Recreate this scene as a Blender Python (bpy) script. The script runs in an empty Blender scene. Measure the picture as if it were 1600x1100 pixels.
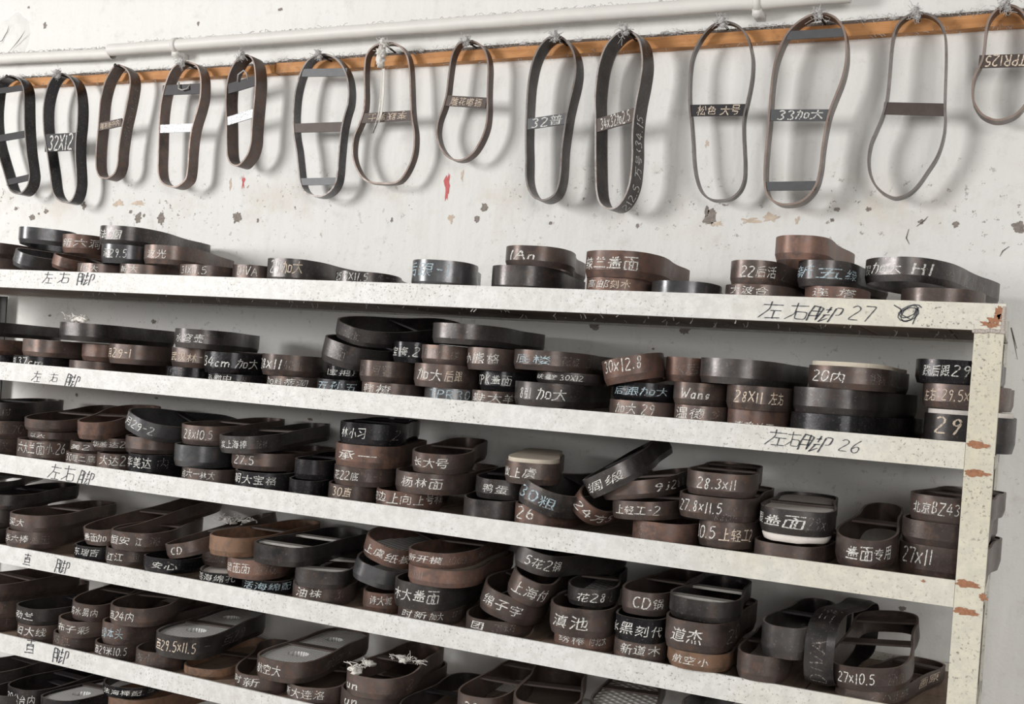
import bpy, bmesh, math, random
from mathutils import Vector, Matrix, noise
from mathutils.geometry import tessellate_polygon
SC = bpy.context.scene
COL = SC.collection
rad = math.radians

# ------------------------------------------------------------------ camera
F_PX, PSI, RHO, TH, CY, EYE = 1740.0, rad(24.813), rad(4.037), rad(-0.7003), 605.06, 1.45
cam_data = bpy.data.cameras.new('camera')
cam = bpy.data.objects.new('camera', cam_data)
COL.objects.link(cam)
cam_data.sensor_fit = 'HORIZONTAL'
cam_data.sensor_width = 36.0
cam_data.lens = F_PX / 1600 * 36.0
cam_data.shift_y = (CY - 550) / 1600
cam_data.clip_start = 0.05
Rt = Vector((math.cos(PSI), math.sin(PSI), 0))
F0 = Vector((-math.sin(PSI), math.cos(PSI), 0))
Fw = F0 * math.cos(TH) + Vector((0, 0, 1)) * math.sin(TH)
Up = Vector((0, 0, 1)) * math.cos(TH) - F0 * math.sin(TH)
ri = Rt * math.cos(RHO) + Up * math.sin(RHO)
ui = Up * math.cos(RHO) - Rt * math.sin(RHO)
M = Matrix((ri, ui, -Fw)).transposed().to_4x4()
M.translation = Vector((0, 0, EYE))
cam.matrix_world = M
SC.camera = cam

# ------------------------------------------------------------------ world, lights, exposure
w = bpy.data.worlds.new('world'); SC.world = w; w.use_nodes = True
bg = w.node_tree.nodes['Background']
bg.inputs[0].default_value = (1.0, 0.985, 0.96, 1); bg.inputs[1].default_value = 0.31
def area(name, loc, aim, sx, sy, power, col):
    l = bpy.data.lights.new(name, 'AREA'); l.shape = 'RECTANGLE'; l.size = sx; l.size_y = sy; l.energy = power; l.color = col
    o = bpy.data.objects.new(name, l); COL.objects.link(o); o.location = loc
    o.rotation_euler = (Vector(aim) - Vector(loc)).to_track_quat('-Z', 'Y').to_euler()
    return o
area('window_daylight', (-3.7, -1.3, 2.15), (-0.7, 1.9, 1.5), 1.15, 1.2, 118, (1.0, 0.99, 0.975))
area('added_fill_light', (1.3, -1.5, 2.0), (-0.5, 1.9, 1.4), 2.0, 1.5, 50, (1.0, 0.985, 0.955))  # fill lamp added to brighten the right side, no known window there
SC.view_settings.view_transform = 'Standard'
SC.view_settings.look = 'None'
SC.view_settings.gamma = 1
SC.view_settings.use_curve_mapping = False
SC.view_settings.exposure = 0.0

# ------------------------------------------------------------------ helpers
def tag(o, label=None, cat=None, group=None, kind=None):
    if label: o['label'] = label
    if cat: o['category'] = cat
    if group: o['group'] = group
    if kind: o['kind'] = kind
    return o
def add(name, me, mat=None, parent=None):
    o = bpy.data.objects.new(name, me); COL.objects.link(o)
    for m in (mat if isinstance(mat, (list, tuple)) else [mat] if mat else []): me.materials.append(m)
    if parent: o.parent = parent
    return o
def empty(name, loc):
    o = bpy.data.objects.new(name, None); COL.objects.link(o); o.location = loc; o.empty_display_size = .02
    return o
def mesh(name, v, f, smooth=False):
    me = bpy.data.meshes.new(name); me.from_pydata(v, [], f); me.update()
    if smooth: me.polygons.foreach_set('use_smooth', [True] * len(me.polygons))
    return me
class MB:
    def __init__(s): s.v, s.f = [], []
    def box(s, a, b, c=None, d=None):
        x0, y0, z0 = a; x1, y1, z1 = b; n = len(s.v)
        s.v += [(x0,y0,z0),(x1,y0,z0),(x1,y1,z0),(x0,y1,z0),(x0,y0,z1),(x1,y0,z1),(x1,y1,z1),(x0,y1,z1)]
        s.f += [tuple(n+i for i in q) for q in ((0,3,2,1),(4,5,6,7),(0,1,5,4),(1,2,6,5),(2,3,7,6),(3,0,4,7))]
        return s
    def poly(s, pts, thick=None, axis=(0,1,0)):
        n = len(s.v); m = len(pts); s.v += [tuple(p) for p in pts]; s.f.append(tuple(range(n, n+m)))
        return s
    def tube(s, pts, r, k=8, cap=True):
        pts = [Vector(p) for p in pts]; rr = r if isinstance(r, (list, tuple)) else [r]*len(pts); n = len(s.v)
        up = Vector((0,0,1))
        for i, p in enumerate(pts):
            t = (pts[min(i+1, len(pts)-1)] - pts[max(i-1, 0)]).normalized()
            a = t.cross(up if abs(t.z) < .95 else Vector((1,0,0))).normalized(); b = t.cross(a)
            for j in range(k):
                q = p + (a*math.cos(2*math.pi*j/k) + b*math.sin(2*math.pi*j/k))*rr[i]; s.v.append(tuple(q))
        for i in range(len(pts)-1):
            for j in range(k):
                s.f.append((n+i*k+j, n+i*k+(j+1)%k, n+(i+1)*k+(j+1)%k, n+(i+1)*k+j))
        if cap:
            s.f.append(tuple(n+j for j in range(k-1, -1, -1))); s.f.append(tuple(n+(len(pts)-1)*k+j for j in range(k)))
        return s
    def blob(s, c, r, seed, k=10, rough=.45, sq=(1,1,1)):
        n = len(s.v); c = Vector(c)
        for i in range(1, k):
            for j in range(k*2):
                th, ph = math.pi*i/k, math.pi*j/k
                d = Vector((math.sin(th)*math.cos(ph), math.sin(th)*math.sin(ph), math.cos(th)))
                q = 1 + rough*noise.noise(d*2.3 + Vector((seed*3.7, seed, 0))) + rough*.5*noise.noise(d*6 + Vector((seed, 0, 9)))
                s.v.append(tuple(c + Vector((d.x*sq[0], d.y*sq[1], d.z*sq[2]))*r*q))
        a = len(s.v); s.v.append(tuple(c + Vector((0,0,r*sq[2])))); s.v.append(tuple(c - Vector((0,0,r*sq[2])))); w_ = k*2
        for i in range(k-2):
            for j in range(w_): s.f.append((n+i*w_+j, n+i*w_+(j+1)%w_, n+(i+1)*w_+(j+1)%w_, n+(i+1)*w_+j)[::-1])
        for j in range(w_):
            s.f.append((a, n+j, n+(j+1)%w_)); s.f.append((a+1, n+(k-2)*w_+(j+1)%w_, n+(k-2)*w_+j))
        return s
    def build(s, name, mat, parent=None, smooth=False):
        return add(name, mesh(name, s.v, s.f, smooth), mat, parent)

# ------------------------------------------------------------------ materials
class N:
    """tiny node-tree writer"""
    def __init__(s, name):
        m = bpy.data.materials.new(name); m.use_nodes = True; s.m = m; s.t = m.node_tree
        s.b = s.t.nodes['Principled BSDF']; s.out = s.t.nodes['Material Output']
    def n(s, typ, **kw):
        x = s.t.nodes.new(typ)
        for k, v in kw.items():
            if k.startswith('_'): setattr(x, k[1:], v)
        return x
    def link(s, a, b): s.t.links.new(a, b)
    def obj(s, rnd=True):
        c = s.n('ShaderNodeTexCoord'); o = c.outputs['Object']
        if rnd:
            i = s.n('ShaderNodeObjectInfo'); mul = s.n('ShaderNodeMath', _operation='MULTIPLY'); s.link(i.outputs['Random'], mul.inputs[0]); mul.inputs[1].default_value = 37.0
            v = s.n('ShaderNodeVectorMath', _operation='ADD'); s.link(o, v.inputs[0]); s.link(mul.outputs[0], v.inputs[1]); o = v.outputs[0]
        return o
    def noise(s, vec, scale, detail=4, rough=.55, dist=0):
        x = s.n('ShaderNodeTexNoise'); x.inputs['Scale'].default_value = scale; x.inputs['Detail'].default_value = detail
        x.inputs['Roughness'].default_value = rough; x.inputs['Distortion'].default_value = dist; s.link(vec, x.inputs['Vector']); return x.outputs['Fac']
    def ramp(s, fac, stops, interp='LINEAR'):
        r = s.n('ShaderNodeValToRGB'); r.color_ramp.interpolation = interp; e = r.color_ramp.elements
        while len(e) < len(stops): e.new(.5)
        for el, (p, c) in zip(e, stops):
            el.position = p; el.color = (c, c, c, 1) if isinstance(c, (int, float)) else (*c, 1)
        s.link(fac, r.inputs[0]); return r.outputs[0]
    def mix(s, fac, a, b, mode='MIX'):
        x = s.n('ShaderNodeMix', _data_type='RGBA', _blend_type=mode)
        for i, v in ((0, fac), (6, a), (7, b)):
            if hasattr(v, 'is_output'): s.link(v, x.inputs[i])
            elif i == 0: x.inputs[0].default_value = v
            else: x.inputs[i].default_value = (*v, 1)
        return x.outputs[2]
    def math(s, op, a, b=0.0):
        x = s.n('ShaderNodeMath', _operation=op)
        for i, v in ((0, a), (1, b)):
            if hasattr(v, 'is_output'): s.link(v, x.inputs[i])
            else: x.inputs[i].default_value = v
        return x.outputs[0]
    def bump(s, h, strength=.3, dist=.001):
        x = s.n('ShaderNodeBump'); x.inputs['Strength'].default_value = strength; x.inputs['Distance'].default_value = dist
        s.link(h, x.inputs['Height']); s.link(x.outputs[0], s.b.inputs['Normal']); return x
    def set(s, color=None, rough=None, metal=None, spec=None):
        for k, v in (('Base Color', color), ('Roughness', rough), ('Metallic', metal), ('Specular IOR Level', spec)):
            if v is None: continue
            if hasattr(v, 'is_output'): s.link(v, s.b.inputs[k])
            elif k == 'Base Color': s.b.inputs[k].default_value = (*v, 1)
            else: s.b.inputs[k].default_value = v
        return s.m
def steel(name, dark, mid, rust, rust_amt, rough=.42, metal=.6):
    s = N(name); v = s.obj()
    a = s.noise(v, 14, 5, .6); b = s.noise(v, 60, 6, .65, .4); f = s.noise(v, 260, 3, .6)
    base = s.mix(s.ramp(a, [(.35, 0.0), (.65, 1.0)]), dark, mid)
    rm = s.ramp(b, [(.62-rust_amt*.3, 0.0), (.78-rust_amt*.3, 1.0)])
    base = s.mix(s.math('MULTIPLY', rm, .75), base, rust)
    base = s.mix(s.ramp(f, [(.60, 0.0), (.74, .55)]), base, (.25, .205, .18))
    i = s.n('ShaderNodeObjectInfo')
    hv = s.n('ShaderNodeHueSaturation'); s.link(base, hv.inputs['Color']); s.link(s.math('ADD', s.math('MULTIPLY', i.outputs['Random'], .5), .75), hv.inputs['Value'])
    r = s.math('ADD', s.math('MULTIPLY', b, .35), rough-.22)
    s.bump(s.math('ADD', s.math('MULTIPLY', b, .7), s.math('MULTIPLY', f, .3)), .25, .0008)
    return s.set(hv.outputs[0], r, metal)
STEEL = {
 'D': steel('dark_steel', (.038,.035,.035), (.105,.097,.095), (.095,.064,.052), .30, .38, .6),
 'B': steel('brown_steel', (.075,.058,.052), (.155,.121,.110), (.165,.103,.079), .45, .42, .5),
 'R': steel('rusty_steel', (.095,.064,.055), (.165,.108,.092), (.215,.118,.085), .65, .50, .35),
 'S': steel('grey_steel', (.080,.080,.083), (.160,.160,.165), (.13,.10,.08), .20, .34, .65),
 'O': steel('orange_rusted_steel', (.13,.085,.06), (.20,.122,.082), (.27,.15,.09), .80, .6, .2),
 'K': steel('black_steel', (.016,.016,.018), (.046,.044,.047), (.065,.046,.040), .18, .28, .6),
}
RIM = {
 'D': steel('worn_edge_of_dark_steel', (.15,.13,.12), (.25,.22,.205), (.15,.10,.075), .3, .5, .3),
 'B': steel('worn_edge_of_brown_steel', (.20,.155,.13), (.30,.235,.205), (.21,.13,.095), .4, .5, .25),
}
def chalk(name, col, lo, hi):
    s = N(name); v = s.obj(); f = s.noise(v, 420, 4, .7)
    s.set(col, .95, 0, .1)
    tr = s.n('ShaderNodeBsdfTransparent'); mx = s.n('ShaderNodeMixShader')
    s.link(s.ramp(f, [(lo, 0.0), (hi, 1.0)]), mx.inputs[0]); s.link(tr.outputs[0], mx.inputs[1]); s.link(s.b.outputs[0], mx.inputs[2]); s.link(mx.outputs[0], s.out.inputs[0])
    return s.m
CHALK = {'w': chalk('white_chalk', (.78,.77,.73), .36, .52), 'o': chalk('tan_chalk', (.74,.62,.50), .34, .48), 'b': chalk('pale_blue_chalk', (.52,.64,.70), .36, .56), 'f': chalk('faded_chalk', (.44,.40,.37), .46, .70)}
def plain(name, col, rough=.8, metal=0, nscale=40, var=.25, bump=.2):
    s = N(name); v = s.obj(); f = s.noise(v, nscale, 5, .6)
    c = s.mix(f, tuple(x*(1-var) for x in col), tuple(min(1, x*(1+var)) for x in col))
    if bump: s.bump(f, bump, .001)
    return s.set(c, rough, metal)
INK = plain('black_marker_ink', (.05,.053,.065), .6, 0, 200, .5, 0)
LINT = plain('grey_lint', (.55,.53,.52), .95, 0, 120, .3, .4)
WHITE_LINT = plain('white_fluff', (.80,.77,.72), .95, 0, 120, .2, .4)
FOAM = plain('white_foam', (.76,.71,.66), .9, 0, 300, .12, .5)
CREAM = plain('cream_foam', (.62,.55,.45), .9, 0, 60, .25, .4)
BROWNPAD = plain('dusty_brown_insert', (.17,.135,.105), .85, 0, 50, .3, .4)
TAPE = plain('silver_foil_tape', (.42,.43,.44), .34, .6, 260, .3, 1.0)
NAILM = plain('rusted_nail_and_bore_shade', (.05,.042,.04), .5, .5, 200, .3, .2)
BARW = plain('pale_scraped_bar', (.40,.38,.355), .55, .2, 90, .3, .3)
BARS = {'D': plain('dark_flat_bar', (.034,.032,.033), .5, .4, 60, .3, .2), 'B': plain('brown_flat_bar', (.085,.064,.056), .55, .3, 60, .35, .2), 'S': plain('grey_flat_bar', (.105,.107,.112), .5, .4, 60, .25, .2)}
def ribbed(name, col, scale, woven=False):
    s = N(name); v = s.obj(False)
    wv = s.n('ShaderNodeTexWave'); wv.bands_direction = 'DIAGONAL' if woven else 'X'; wv.inputs['Scale'].default_value = scale; wv.inputs['Distortion'].default_value = 0.6 if not woven else 0
    s.link(v, wv.inputs['Vector']); h = wv.outputs['Fac']
    if woven:
        mp = s.n('ShaderNodeMapping'); mp.inputs['Scale'].default_value = (-1,1,1); s.link(v, mp.inputs[0])
        w2 = s.n('ShaderNodeTexWave'); w2.bands_direction = 'DIAGONAL'; w2.inputs['Scale'].default_value = scale; s.link(mp.outputs[0], w2.inputs['Vector'])
        h = s.math('MULTIPLY', h, w2.outputs['Fac'])
    d = s.noise(v, 30, 4)
    c = s.mix(s.ramp(h, [(.2, 0.0), (.6, 1.0)]), tuple(x*.55 for x in col), col)
    c = s.mix(s.math('MULTIPLY', d, .35), c, (.35,.33,.30))
    s.bump(h, .8, .002); return s.set(c, .75, 0)
RIBBED = ribbed('ribbed_rubber_sole', (.82,.82,.80), 62)
WOVEN = ribbed('woven_rubber_sole', (.84,.83,.79), 34, True)
def wall_paint():
    s = N('white_plaster_wall'); v = s.obj(False)
    sep = s.n('ShaderNodeSeparateXYZ'); s.link(v, sep.inputs[0]); z = sep.outputs['Z']
    big = s.noise(v, 1.3, 4, .5); c = s.mix(s.ramp(big, [(.3, 0.0), (.7, 1.0)]), (.775,.765,.735), (.84,.832,.81))
    # yellowed damp patches and specks gathered in one belt below the hanging dies
    def band(z0, w_):
        return s.ramp(s.math('ABSOLUTE', s.math('DIVIDE', s.math('SUBTRACT', z, z0), w_)), [(0.0, 1.0), (1.0, 0.0)])
    st = s.noise(v, 9, 5, .65); m = s.math('MULTIPLY', s.ramp(st, [(.50, 0.0), (.68, 1.0)]), band(1.775, .085))
    c = s.mix(s.math('MULTIPLY', m, .55), c, (.66,.58,.47))
    sp = s.noise(v, 75, 5, .72); m2 = s.ramp(sp, [(.605, 0.0), (.645, 1.0)])
    bm = s.math('ADD', s.math('MULTIPLY', band(1.775, .12), .85), s.math('MULTIPLY', band(1.45, .30), .35)); bm = s.math('MINIMUM', s.math('ADD', bm, .10), 1.0)
    zone = s.ramp(s.noise(v, 7, 4), [(.40, 0.0), (.56, 1.0)])
    c = s.mix(s.math('MULTIPLY', s.math('MULTIPLY', m2, bm), zone), c, (.22,.18,.15))
    gr = s.noise(v, 22, 6, .7); c = s.mix(s.ramp(gr, [(.56, 0.0), (.78, .5)]), c, (.56,.53,.49))
    # long vertical trowel ripples
    mp = s.n('ShaderNodeMapping'); mp.inputs['Scale'].default_value = (9, 1, 1.6); s.link(v, mp.inputs[0])
    rip = s.noise(mp.outputs[0], 1.6, 3, .5); fine = s.noise(v, 120, 4, .6)
    s.bump(s.math('ADD', s.math('ADD', s.math('MULTIPLY', rip, 1.6), s.math('MULTIPLY', gr, .45)), s.math('MULTIPLY', fine, .09)), .75, .006)
    return s.set(c, .62, 0, .35)
WALL = wall_paint()
def rack_paint(name, a, b, yel=None):
    s = N(name); v = s.obj(False)
    big = s.noise(v, 5, 4, .5); c = s.mix(s.ramp(big, [(.35, 0.0), (.65, 1.0)]), a, b)
    if yel:
        sep = s.n('ShaderNodeSeparateXYZ'); s.link(v, sep.inputs[0])
        yx = s.math('ADD', s.math('DIVIDE', s.math('SUBTRACT', sep.outputs['X'], .55), .55), s.math('MULTIPLY', s.math('SUBTRACT', s.noise(v, 7, 4), .5), 1.4))
        c = s.mix(s.ramp(yx, [(.35, 0.0), (.75, .85)]), c, yel)
    mot = s.noise(v, 55, 5, .7); c = s.mix(s.ramp(mot, [(.42, .38), (.60, 0.0)]), c, (.50,.485,.45))
    fine = s.noise(v, 210, 4, .65); pit = s.ramp(fine, [(.36, 1.0), (.43, 0.0)])
    zone = s.ramp(s.noise(v, 8, 4), [(.40, 0.0), (.60, 1.0)])
    c = s.mix(s.math('MULTIPLY', s.math('MULTIPLY', pit, zone), .8), c, (.15,.12,.105))
    pr = s.noise(v, 330, 3, .6); c = s.mix(s.ramp(pr, [(.70, 0.0), (.74, .9)]), c, (.16,.09,.06))
    s.bump(s.math('ADD', s.math('MULTIPLY', fine, .6), s.math('MULTIPLY', mot, .8)), .6, .0014); return s.set(c, .42, 0, .45)
RACK = rack_paint('chipped_cream_rack_paint', (.74,.73,.70), (.81,.805,.79), (.73,.69,.58))
POST = rack_paint('yellowed_post_paint', (.66,.61,.47), (.72,.68,.555))
def wood(name, a, b, axis_scale, scale=8, rough=.6):
    s = N(name); v = s.obj(False); mp = s.n('ShaderNodeMapping'); mp.inputs['Scale'].default_value = axis_scale; s.link(v, mp.inputs[0])
    f = s.noise(mp.outputs[0], scale, 6, .65, .8); g = s.noise(v, 45, 4)
    c = s.mix(s.ramp(f, [(.3, 0.0), (.7, 1.0)]), a, b); c = s.mix(s.ramp(g, [(.55, 0.0), (.8, .6)]), c, tuple(x*.35 for x in a))
    s.bump(f, .3, .001); return s.set(c, rough, 0, .3)
BATTEN = wood('worn_orange_batten_wood', (.43,.185,.065), (.62,.31,.125), (.8, 6, 10))
GRIME = plain('grimy_batten_edge', (.15,.115,.095), .95, 0, 130, .6, .6)
PLANK = wood('grimy_shelf_planks', (.20,.14,.105), (.36,.265,.205), (8, 1, 4))
RUST = plain('orange_rust_bloom', (.36,.17,.095), .9, 0, 260, .55, .6)
WELD = plain('chalky_weld_bead', (.50,.44,.40), .8, 0, 140, .4, .9)
PIPE = plain('dusty_white_pipe_paint', (.76,.74,.70), .5, 0, 30, .08, .5)
CHIP = plain('chipped_plaster_grey', (.27,.235,.21), .95, 0, 220, .75, .6)
CRACK = plain('dark_crack', (.10,.085,.075), .95, 0, 90, .3, 0)
OLDP = plain('bare_dark_iron', (.045,.043,.042), .6, .3, 60, .3, .2)
STAIN = plain('rusty_wall_stain', (.64,.53,.43), .95, 0, 90, .4, .3)
REDP = plain('red_crayon', (.62,.16,.16), .9, 0, 200, .3, .2)
FLOOR = plain('grey_concrete_floor', (.46,.44,.42), .8, 0, 6, .2, .3)

# ------------------------------------------------------------------ setting
CHIPS_ = [(-2.265, 1.766, 0.0065, 0.0047), (-2.209, 1.745, 0.0128, 0.0077), (-2.164, 1.76, 0.0084, 0.0061), (-2.187, 1.754, 0.0042, 0.0031), (-2.043, 1.773, 0.0081, 0.0106), (-1.897, 1.759, 0.0058, 0.0044), (-1.873, 1.745, 0.0115, 0.0132), (-1.856, 1.751, 0.0038, 0.0044), (-1.805, 1.744, 0.0112, 0.0145), (-1.591, 1.749, 0.0139, 0.014), (-1.534, 1.742, 0.0034, 0.0055), (-1.197, 1.745, 0.003, 0.0052), (-0.989, 1.77, 0.0084, 0.0088), (-1.003, 1.747, 0.0056, 0.0075), (-0.845, 1.741, 0.004, 0.0037), (-0.671, 1.737, 0.0037, 0.0047), (-0.536, 1.753, 0.0128, 0.0149), (-0.543, 1.765, 0.0047, 0.0092), (-0.323, 1.75, 0.0043, 0.0033), (-0.316, 1.768, 0.0064, 0.0044), (-0.265, 1.769, 0.0052, 0.0043), (-0.125, 1.744, 0.0058, 0.0052), (-0.032, 1.741, 0.0102, 0.0113), (-0.179, 1.748, 0.005, 0.0042), (-1.807, 1.511, 0.0075, 0.0058), (-2.129, 1.511, 0.0063, 0.0031), (-2.026, 1.328, 0.0061, 0.0045), (-1.783, 1.338, 0.0056, 0.0029), (-1.363, 1.324, 0.0064, 0.004), (-0.74, 1.549, 0.0114, 0.0072), (-0.567, 1.55, 0.0095, 0.0081), (-0.624, 1.513, 0.0036, 0.0023), (-0.155, 1.126, 0.005, 0.0032), (-0.163, 1.108, 0.006, 0.0042), (-0.146, 1.053, 0.003, 0.0021), (-0.278, 1.195, 0.0021, 0.0022), (-0.157, 1.229, 0.005, 0.0021), (-2.208, 2.208, 0.0064, 0.0078), (-2.266, 2.256, 0.0043, 0.0031), (-1.735, 2.181, 0.0037, 0.0057), (-1.512, 2.196, 0.0068, 0.0041)]
STAINS_ = [(-1.06, 1.749, 0.0058, 0.0076), (-0.523, 1.742, 0.0093, 0.0046), (-0.382, 1.749, 0.0033, 0.0055), (-0.466, 1.748, 0.0158, 0.0045), (-1.936, 1.779, 0.0117, 0.0059), (-1.878, 1.779, 0.0192, 0.0044), (-0.426, 1.754, 0.0111, 0.0067), (-1.615, 1.821, 0.0035, 0.0112), (-1.042, 1.833, 0.0029, 0.0101), (-0.552, 1.885, 0.0035, 0.0046)]
REDS_ = [(-1.074, 1.814, 0.0058, 0.0255), (-1.58, 1.825, 0.0035, 0.014)]
BLISTER_ = (-2.31, 2.187)
CRACKS_ = [[(-2.3566, 2.1708, 0.012), (-2.335, 2.1758, 0.012), (-2.3193, 2.1969, 0.012), (-2.3141, 2.2122, 0.012)], [(-2.3062, 2.149, 0.012), (-2.2819, 2.1695, 0.012), (-2.27, 2.1812, 0.012), (-2.2584, 2.1961, 0.012)], [(-0.1978, 1.7357, 0), (-0.2007, 1.7208, 0), (-0.1949, 1.7102, 0)], [(-0.186, 1.7401, 0), (-0.1747, 1.7497, 0), (-0.1692, 1.7571, 0)], [(-0.0432, 1.7094, 0), (-0.0521, 1.7021, 0), (-0.0562, 1.6928, 0)], [(-0.0206, 1.5462, 0), (-0.0313, 1.5795, 0), (-0.0185, 1.5289, 0)]]
PIPE1_ = [(-1.9571, 1.915, 2.124), (-0.3132, 1.915, 2.1213)]
PIPE2_ = [(-2.4576, 1.925, 2.1297), (-1.9588, 1.925, 2.119)]
BATTEN_L = (-2.4107, -1.5014, 2.0587, 2.0527, 0.026)
BATTEN_R = (-1.4964, -0.0092, 2.0527, 2.058, 0.029)
BSLOPE = 0.00353
RUSTS_ = [(-0.041, 1.5758, 0.0056, 0.0076), (-0.0449, 1.5655, 0.0093, 0.0051), (-0.053, 1.5592, 0.0093, 0.0034), (-0.0467, 1.5248, 0.0019, 0.0034), (-0.0652, 1.5084, 0.0028, 0.0025), (-0.1098, 1.21, 0.0028, 0.0017), (-0.0342, 1.1996, 0.0047, 0.0059)]
SCRIB_ = (-0.1542, 1.5703)
LINTS_ = [(1, 0), (3, 0), (4, 0), (5, 0), (6, 1), (7, 0), (8, 0), (9, 0), (10, 0), (11, 0), (12, 0), (13, 0)]
LINTLAB_ = ['grey lint tuft caught on the nail of the 32X12 die', 'grey lint tuft caught on the nail of the level foil-taped die', 'grey lint tuft caught on the nail of the slanted foil-taped die', 'grey lint tuft caught on the nail of the grey three-barred die', 'long pale tuft of lint trailing down inside a thin brown hanging die', 'grey lint tuft caught on the nail of the smallest hanging die', 'grey lint tuft caught on the nail of the 32普 die', 'grey lint tuft caught on the nail of the die with numbers up its side', 'grey lint tuft caught on the nail of the thin dark die with tan writing', 'grey lint tuft caught on the nail of the 33加大 die', 'grey lint tuft caught on the nail of the wide toed bare-barred die', 'grey lint tuft caught on the nail of the TPR die']
FLUFF_ = [(-1.693, 1.619, 1.492, 0.03, 0.006, 7, 'white fluff on rim of olive-ended die, second shelf'), (-1.003, 1.633, 0.927, 0.006, 0.03, 5, 'white fluff clinging to rim of the upper un die'), (-0.963, 1.723, 0.927, 0.03, 0.008, 6, 'pale fluff on crossbar of the upper un die'), (-1.402, 1.77, 1.118, 0.035, 0.03, 9, 'pile of white fluff on the tilted CD die, fourth shelf')]
LOOPS_ = {3: [[(-0.0083, -0.0464), (-0.0062, -0.0607), (0.0041, -0.064), (0.0175, -0.0617), (0.0201, -0.0498)]], 4: [[(-0.0137, -0.0579), (-0.0114, -0.0436), (0.0031, -0.0356), (0.0107, -0.0409), (0.012, -0.056)]]}
WALL_Y, FRONT_Y, BACK_Y = 1.95, 1.60, 1.925
X0, X1 = -2.285, -0.034
tag(MB().box((-4.6, WALL_Y, -.0), (2.2, WALL_Y+.2, 3.2)).build('wall_back', WALL), 'white plastered wall behind the rack, specked and chipped below the hanging dies', 'wall', kind='structure')
tag(MB().box((-4.6, -4.0, -.1), (2.2, WALL_Y+.2, 0)).build('floor', FLOOR), 'grey concrete floor under the rack', 'floor', kind='structure')
wall = bpy.data.objects['wall_back']
def patch(name, cx, cz, rx, rz, mat, seed, parent, y=None, n=26, rough=.5, rot=0):
    """an irregular flat mark lying on a surface that faces the room"""
    m = MB(); y = WALL_Y - .0006 if y is None else y; pts = []
    for i in range(n):
        t = 2*math.pi*i/n; q = 1 + rough*noise.noise(Vector((math.cos(t)*1.6, math.sin(t)*1.6, seed*5.1))) + rough*.7*noise.noise(Vector((math.cos(t)*5, math.sin(t)*5, seed*2.3)))
        x_, z_ = math.cos(t)*rx*q, math.sin(t)*rz*q
        pts.append((cx + x_*math.cos(rot) - z_*math.sin(rot), y, cz + x_*math.sin(rot) + z_*math.cos(rot)))
    m.v = [(cx, y, cz)] + pts; m.f = [(0, 1+i, 1+(i+1) % n) for i in range(n)]
    return m.build(name, mat, parent)
for k, (cx, cz, rx, rz) in enumerate(CHIPS_):
    patch('plaster_chip', cx, cz, rx*.85, rz*.85, CHIP, k+1, wall, rough=.55, n=40)
for k, (cx, cz, rx, rz) in enumerate(STAINS_): patch('damp_stain', cx, cz, rx, rz, STAIN, k+40, wall, rough=1.1)
for k, (cx, cz, rx, rz) in enumerate(REDS_): patch('crayon_mark', cx, cz, rx, rz, REDP, k+60, wall, rough=.9)
# cracked plaster blister, top corner
bl = MB(); bx, bz = BLISTER_
R_, C_ = 14, 40
for i in range(R_+1):
    for j in range(C_):
        t = 2*math.pi*j/C_; r = i/R_; q = .058*(1+.25*noise.noise(Vector((math.cos(t)*1.5, math.sin(t)*1.5, 3))))
        bl.v.append((bx+math.cos(t)*r*q, WALL_Y+.001-.012*(1-r*r)*(1+.3*noise.noise(Vector((math.cos(t)*r*3, math.sin(t)*r*3, 1)))), bz+math.sin(t)*r*q*1.05))
for i in range(R_):
    for j in range(C_): bl.f.append((i*C_+j, i*C_+(j+1)%C_, (i+1)*C_+(j+1)%C_, (i+1)*C_+j))
bl.build('plaster_blister', WALL, wall, True)
for pts in CRACKS_:
    MB().tube([(x, WALL_Y-.0008-d, z) for x, z, d in pts], [.0003]+[.0008]*(len(pts)-2)+[.0002], 5).build('plaster_crack', CRACK, wall)

# ------------------------------------------------------------------ pipes and battens
def pipe(label, a, b, r, clips, open_end=None):
    a, b = Vector(a), Vector(b); d = (b-a).normalized(); root = empty('wall_pipe', a)
    m = MB(); n = 60; m.tube([(a+(b-a)*i/n+Vector((0,0,.0009*noise.noise(Vector((i*.7, r*99, 0)))))-a) for i in range(n+1)], r, 18, cap=False)
    if open_end:
        m.tube([Vector((0,0,0)), d*.05], r*.8, 18, cap=False)
    m.build('pipe_tube', PIPE, root, True)
    if open_end: MB().tube([d*.012, d*.014], r*.82, 18).build('bore_shade_disc', NAILM, root)  # dark disc plugs the open end, painting the shade inside the pipe
    for t in clips:
        p = (b-a)*t; c = MB(); ring = []
        c.tube([p-d*.006, p-d*.005, p+d*.005, p+d*.006], [r*1.0, r*1.22, r*1.22, r*1.0], 18)
        c.box((p.x-.008, p.y-r*.3, p.z-r*1.75), (p.x+.008, WALL_Y-a.y+.0, p.z-r*.9))
        c.build('pipe_clip', PIPE, root, True)
    # lint lying along the top
    f = MB(); rg = random.Random(int(r*1e5))
    for i in range(240):
        t = rg.random(); p = (b-a)*t + Vector((rg.uniform(-.004,.004), rg.uniform(-.006,.008), r*.96)); q = p+Vector((rg.uniform(-.012,.012), rg.uniform(-.004,.004), rg.uniform(-.001,.005)))
        f.tube([p, (p+q)/2+Vector((0,0,rg.uniform(0,.003))), q], .0006, 4, False)
    tag(f.build('pipe_dust', LINT, root), kind='stuff')
    tag(root, label, 'pipe'); return root
pipe('white painted pipe running along the wall above most of the hanging dies', PIPE1_[0], PIPE1_[1], .0135, (.118, .905), True)
pipe('short lower white pipe at the upper left ending below the open pipe end', PIPE2_[0], PIPE2_[1], .0125, ())
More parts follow.
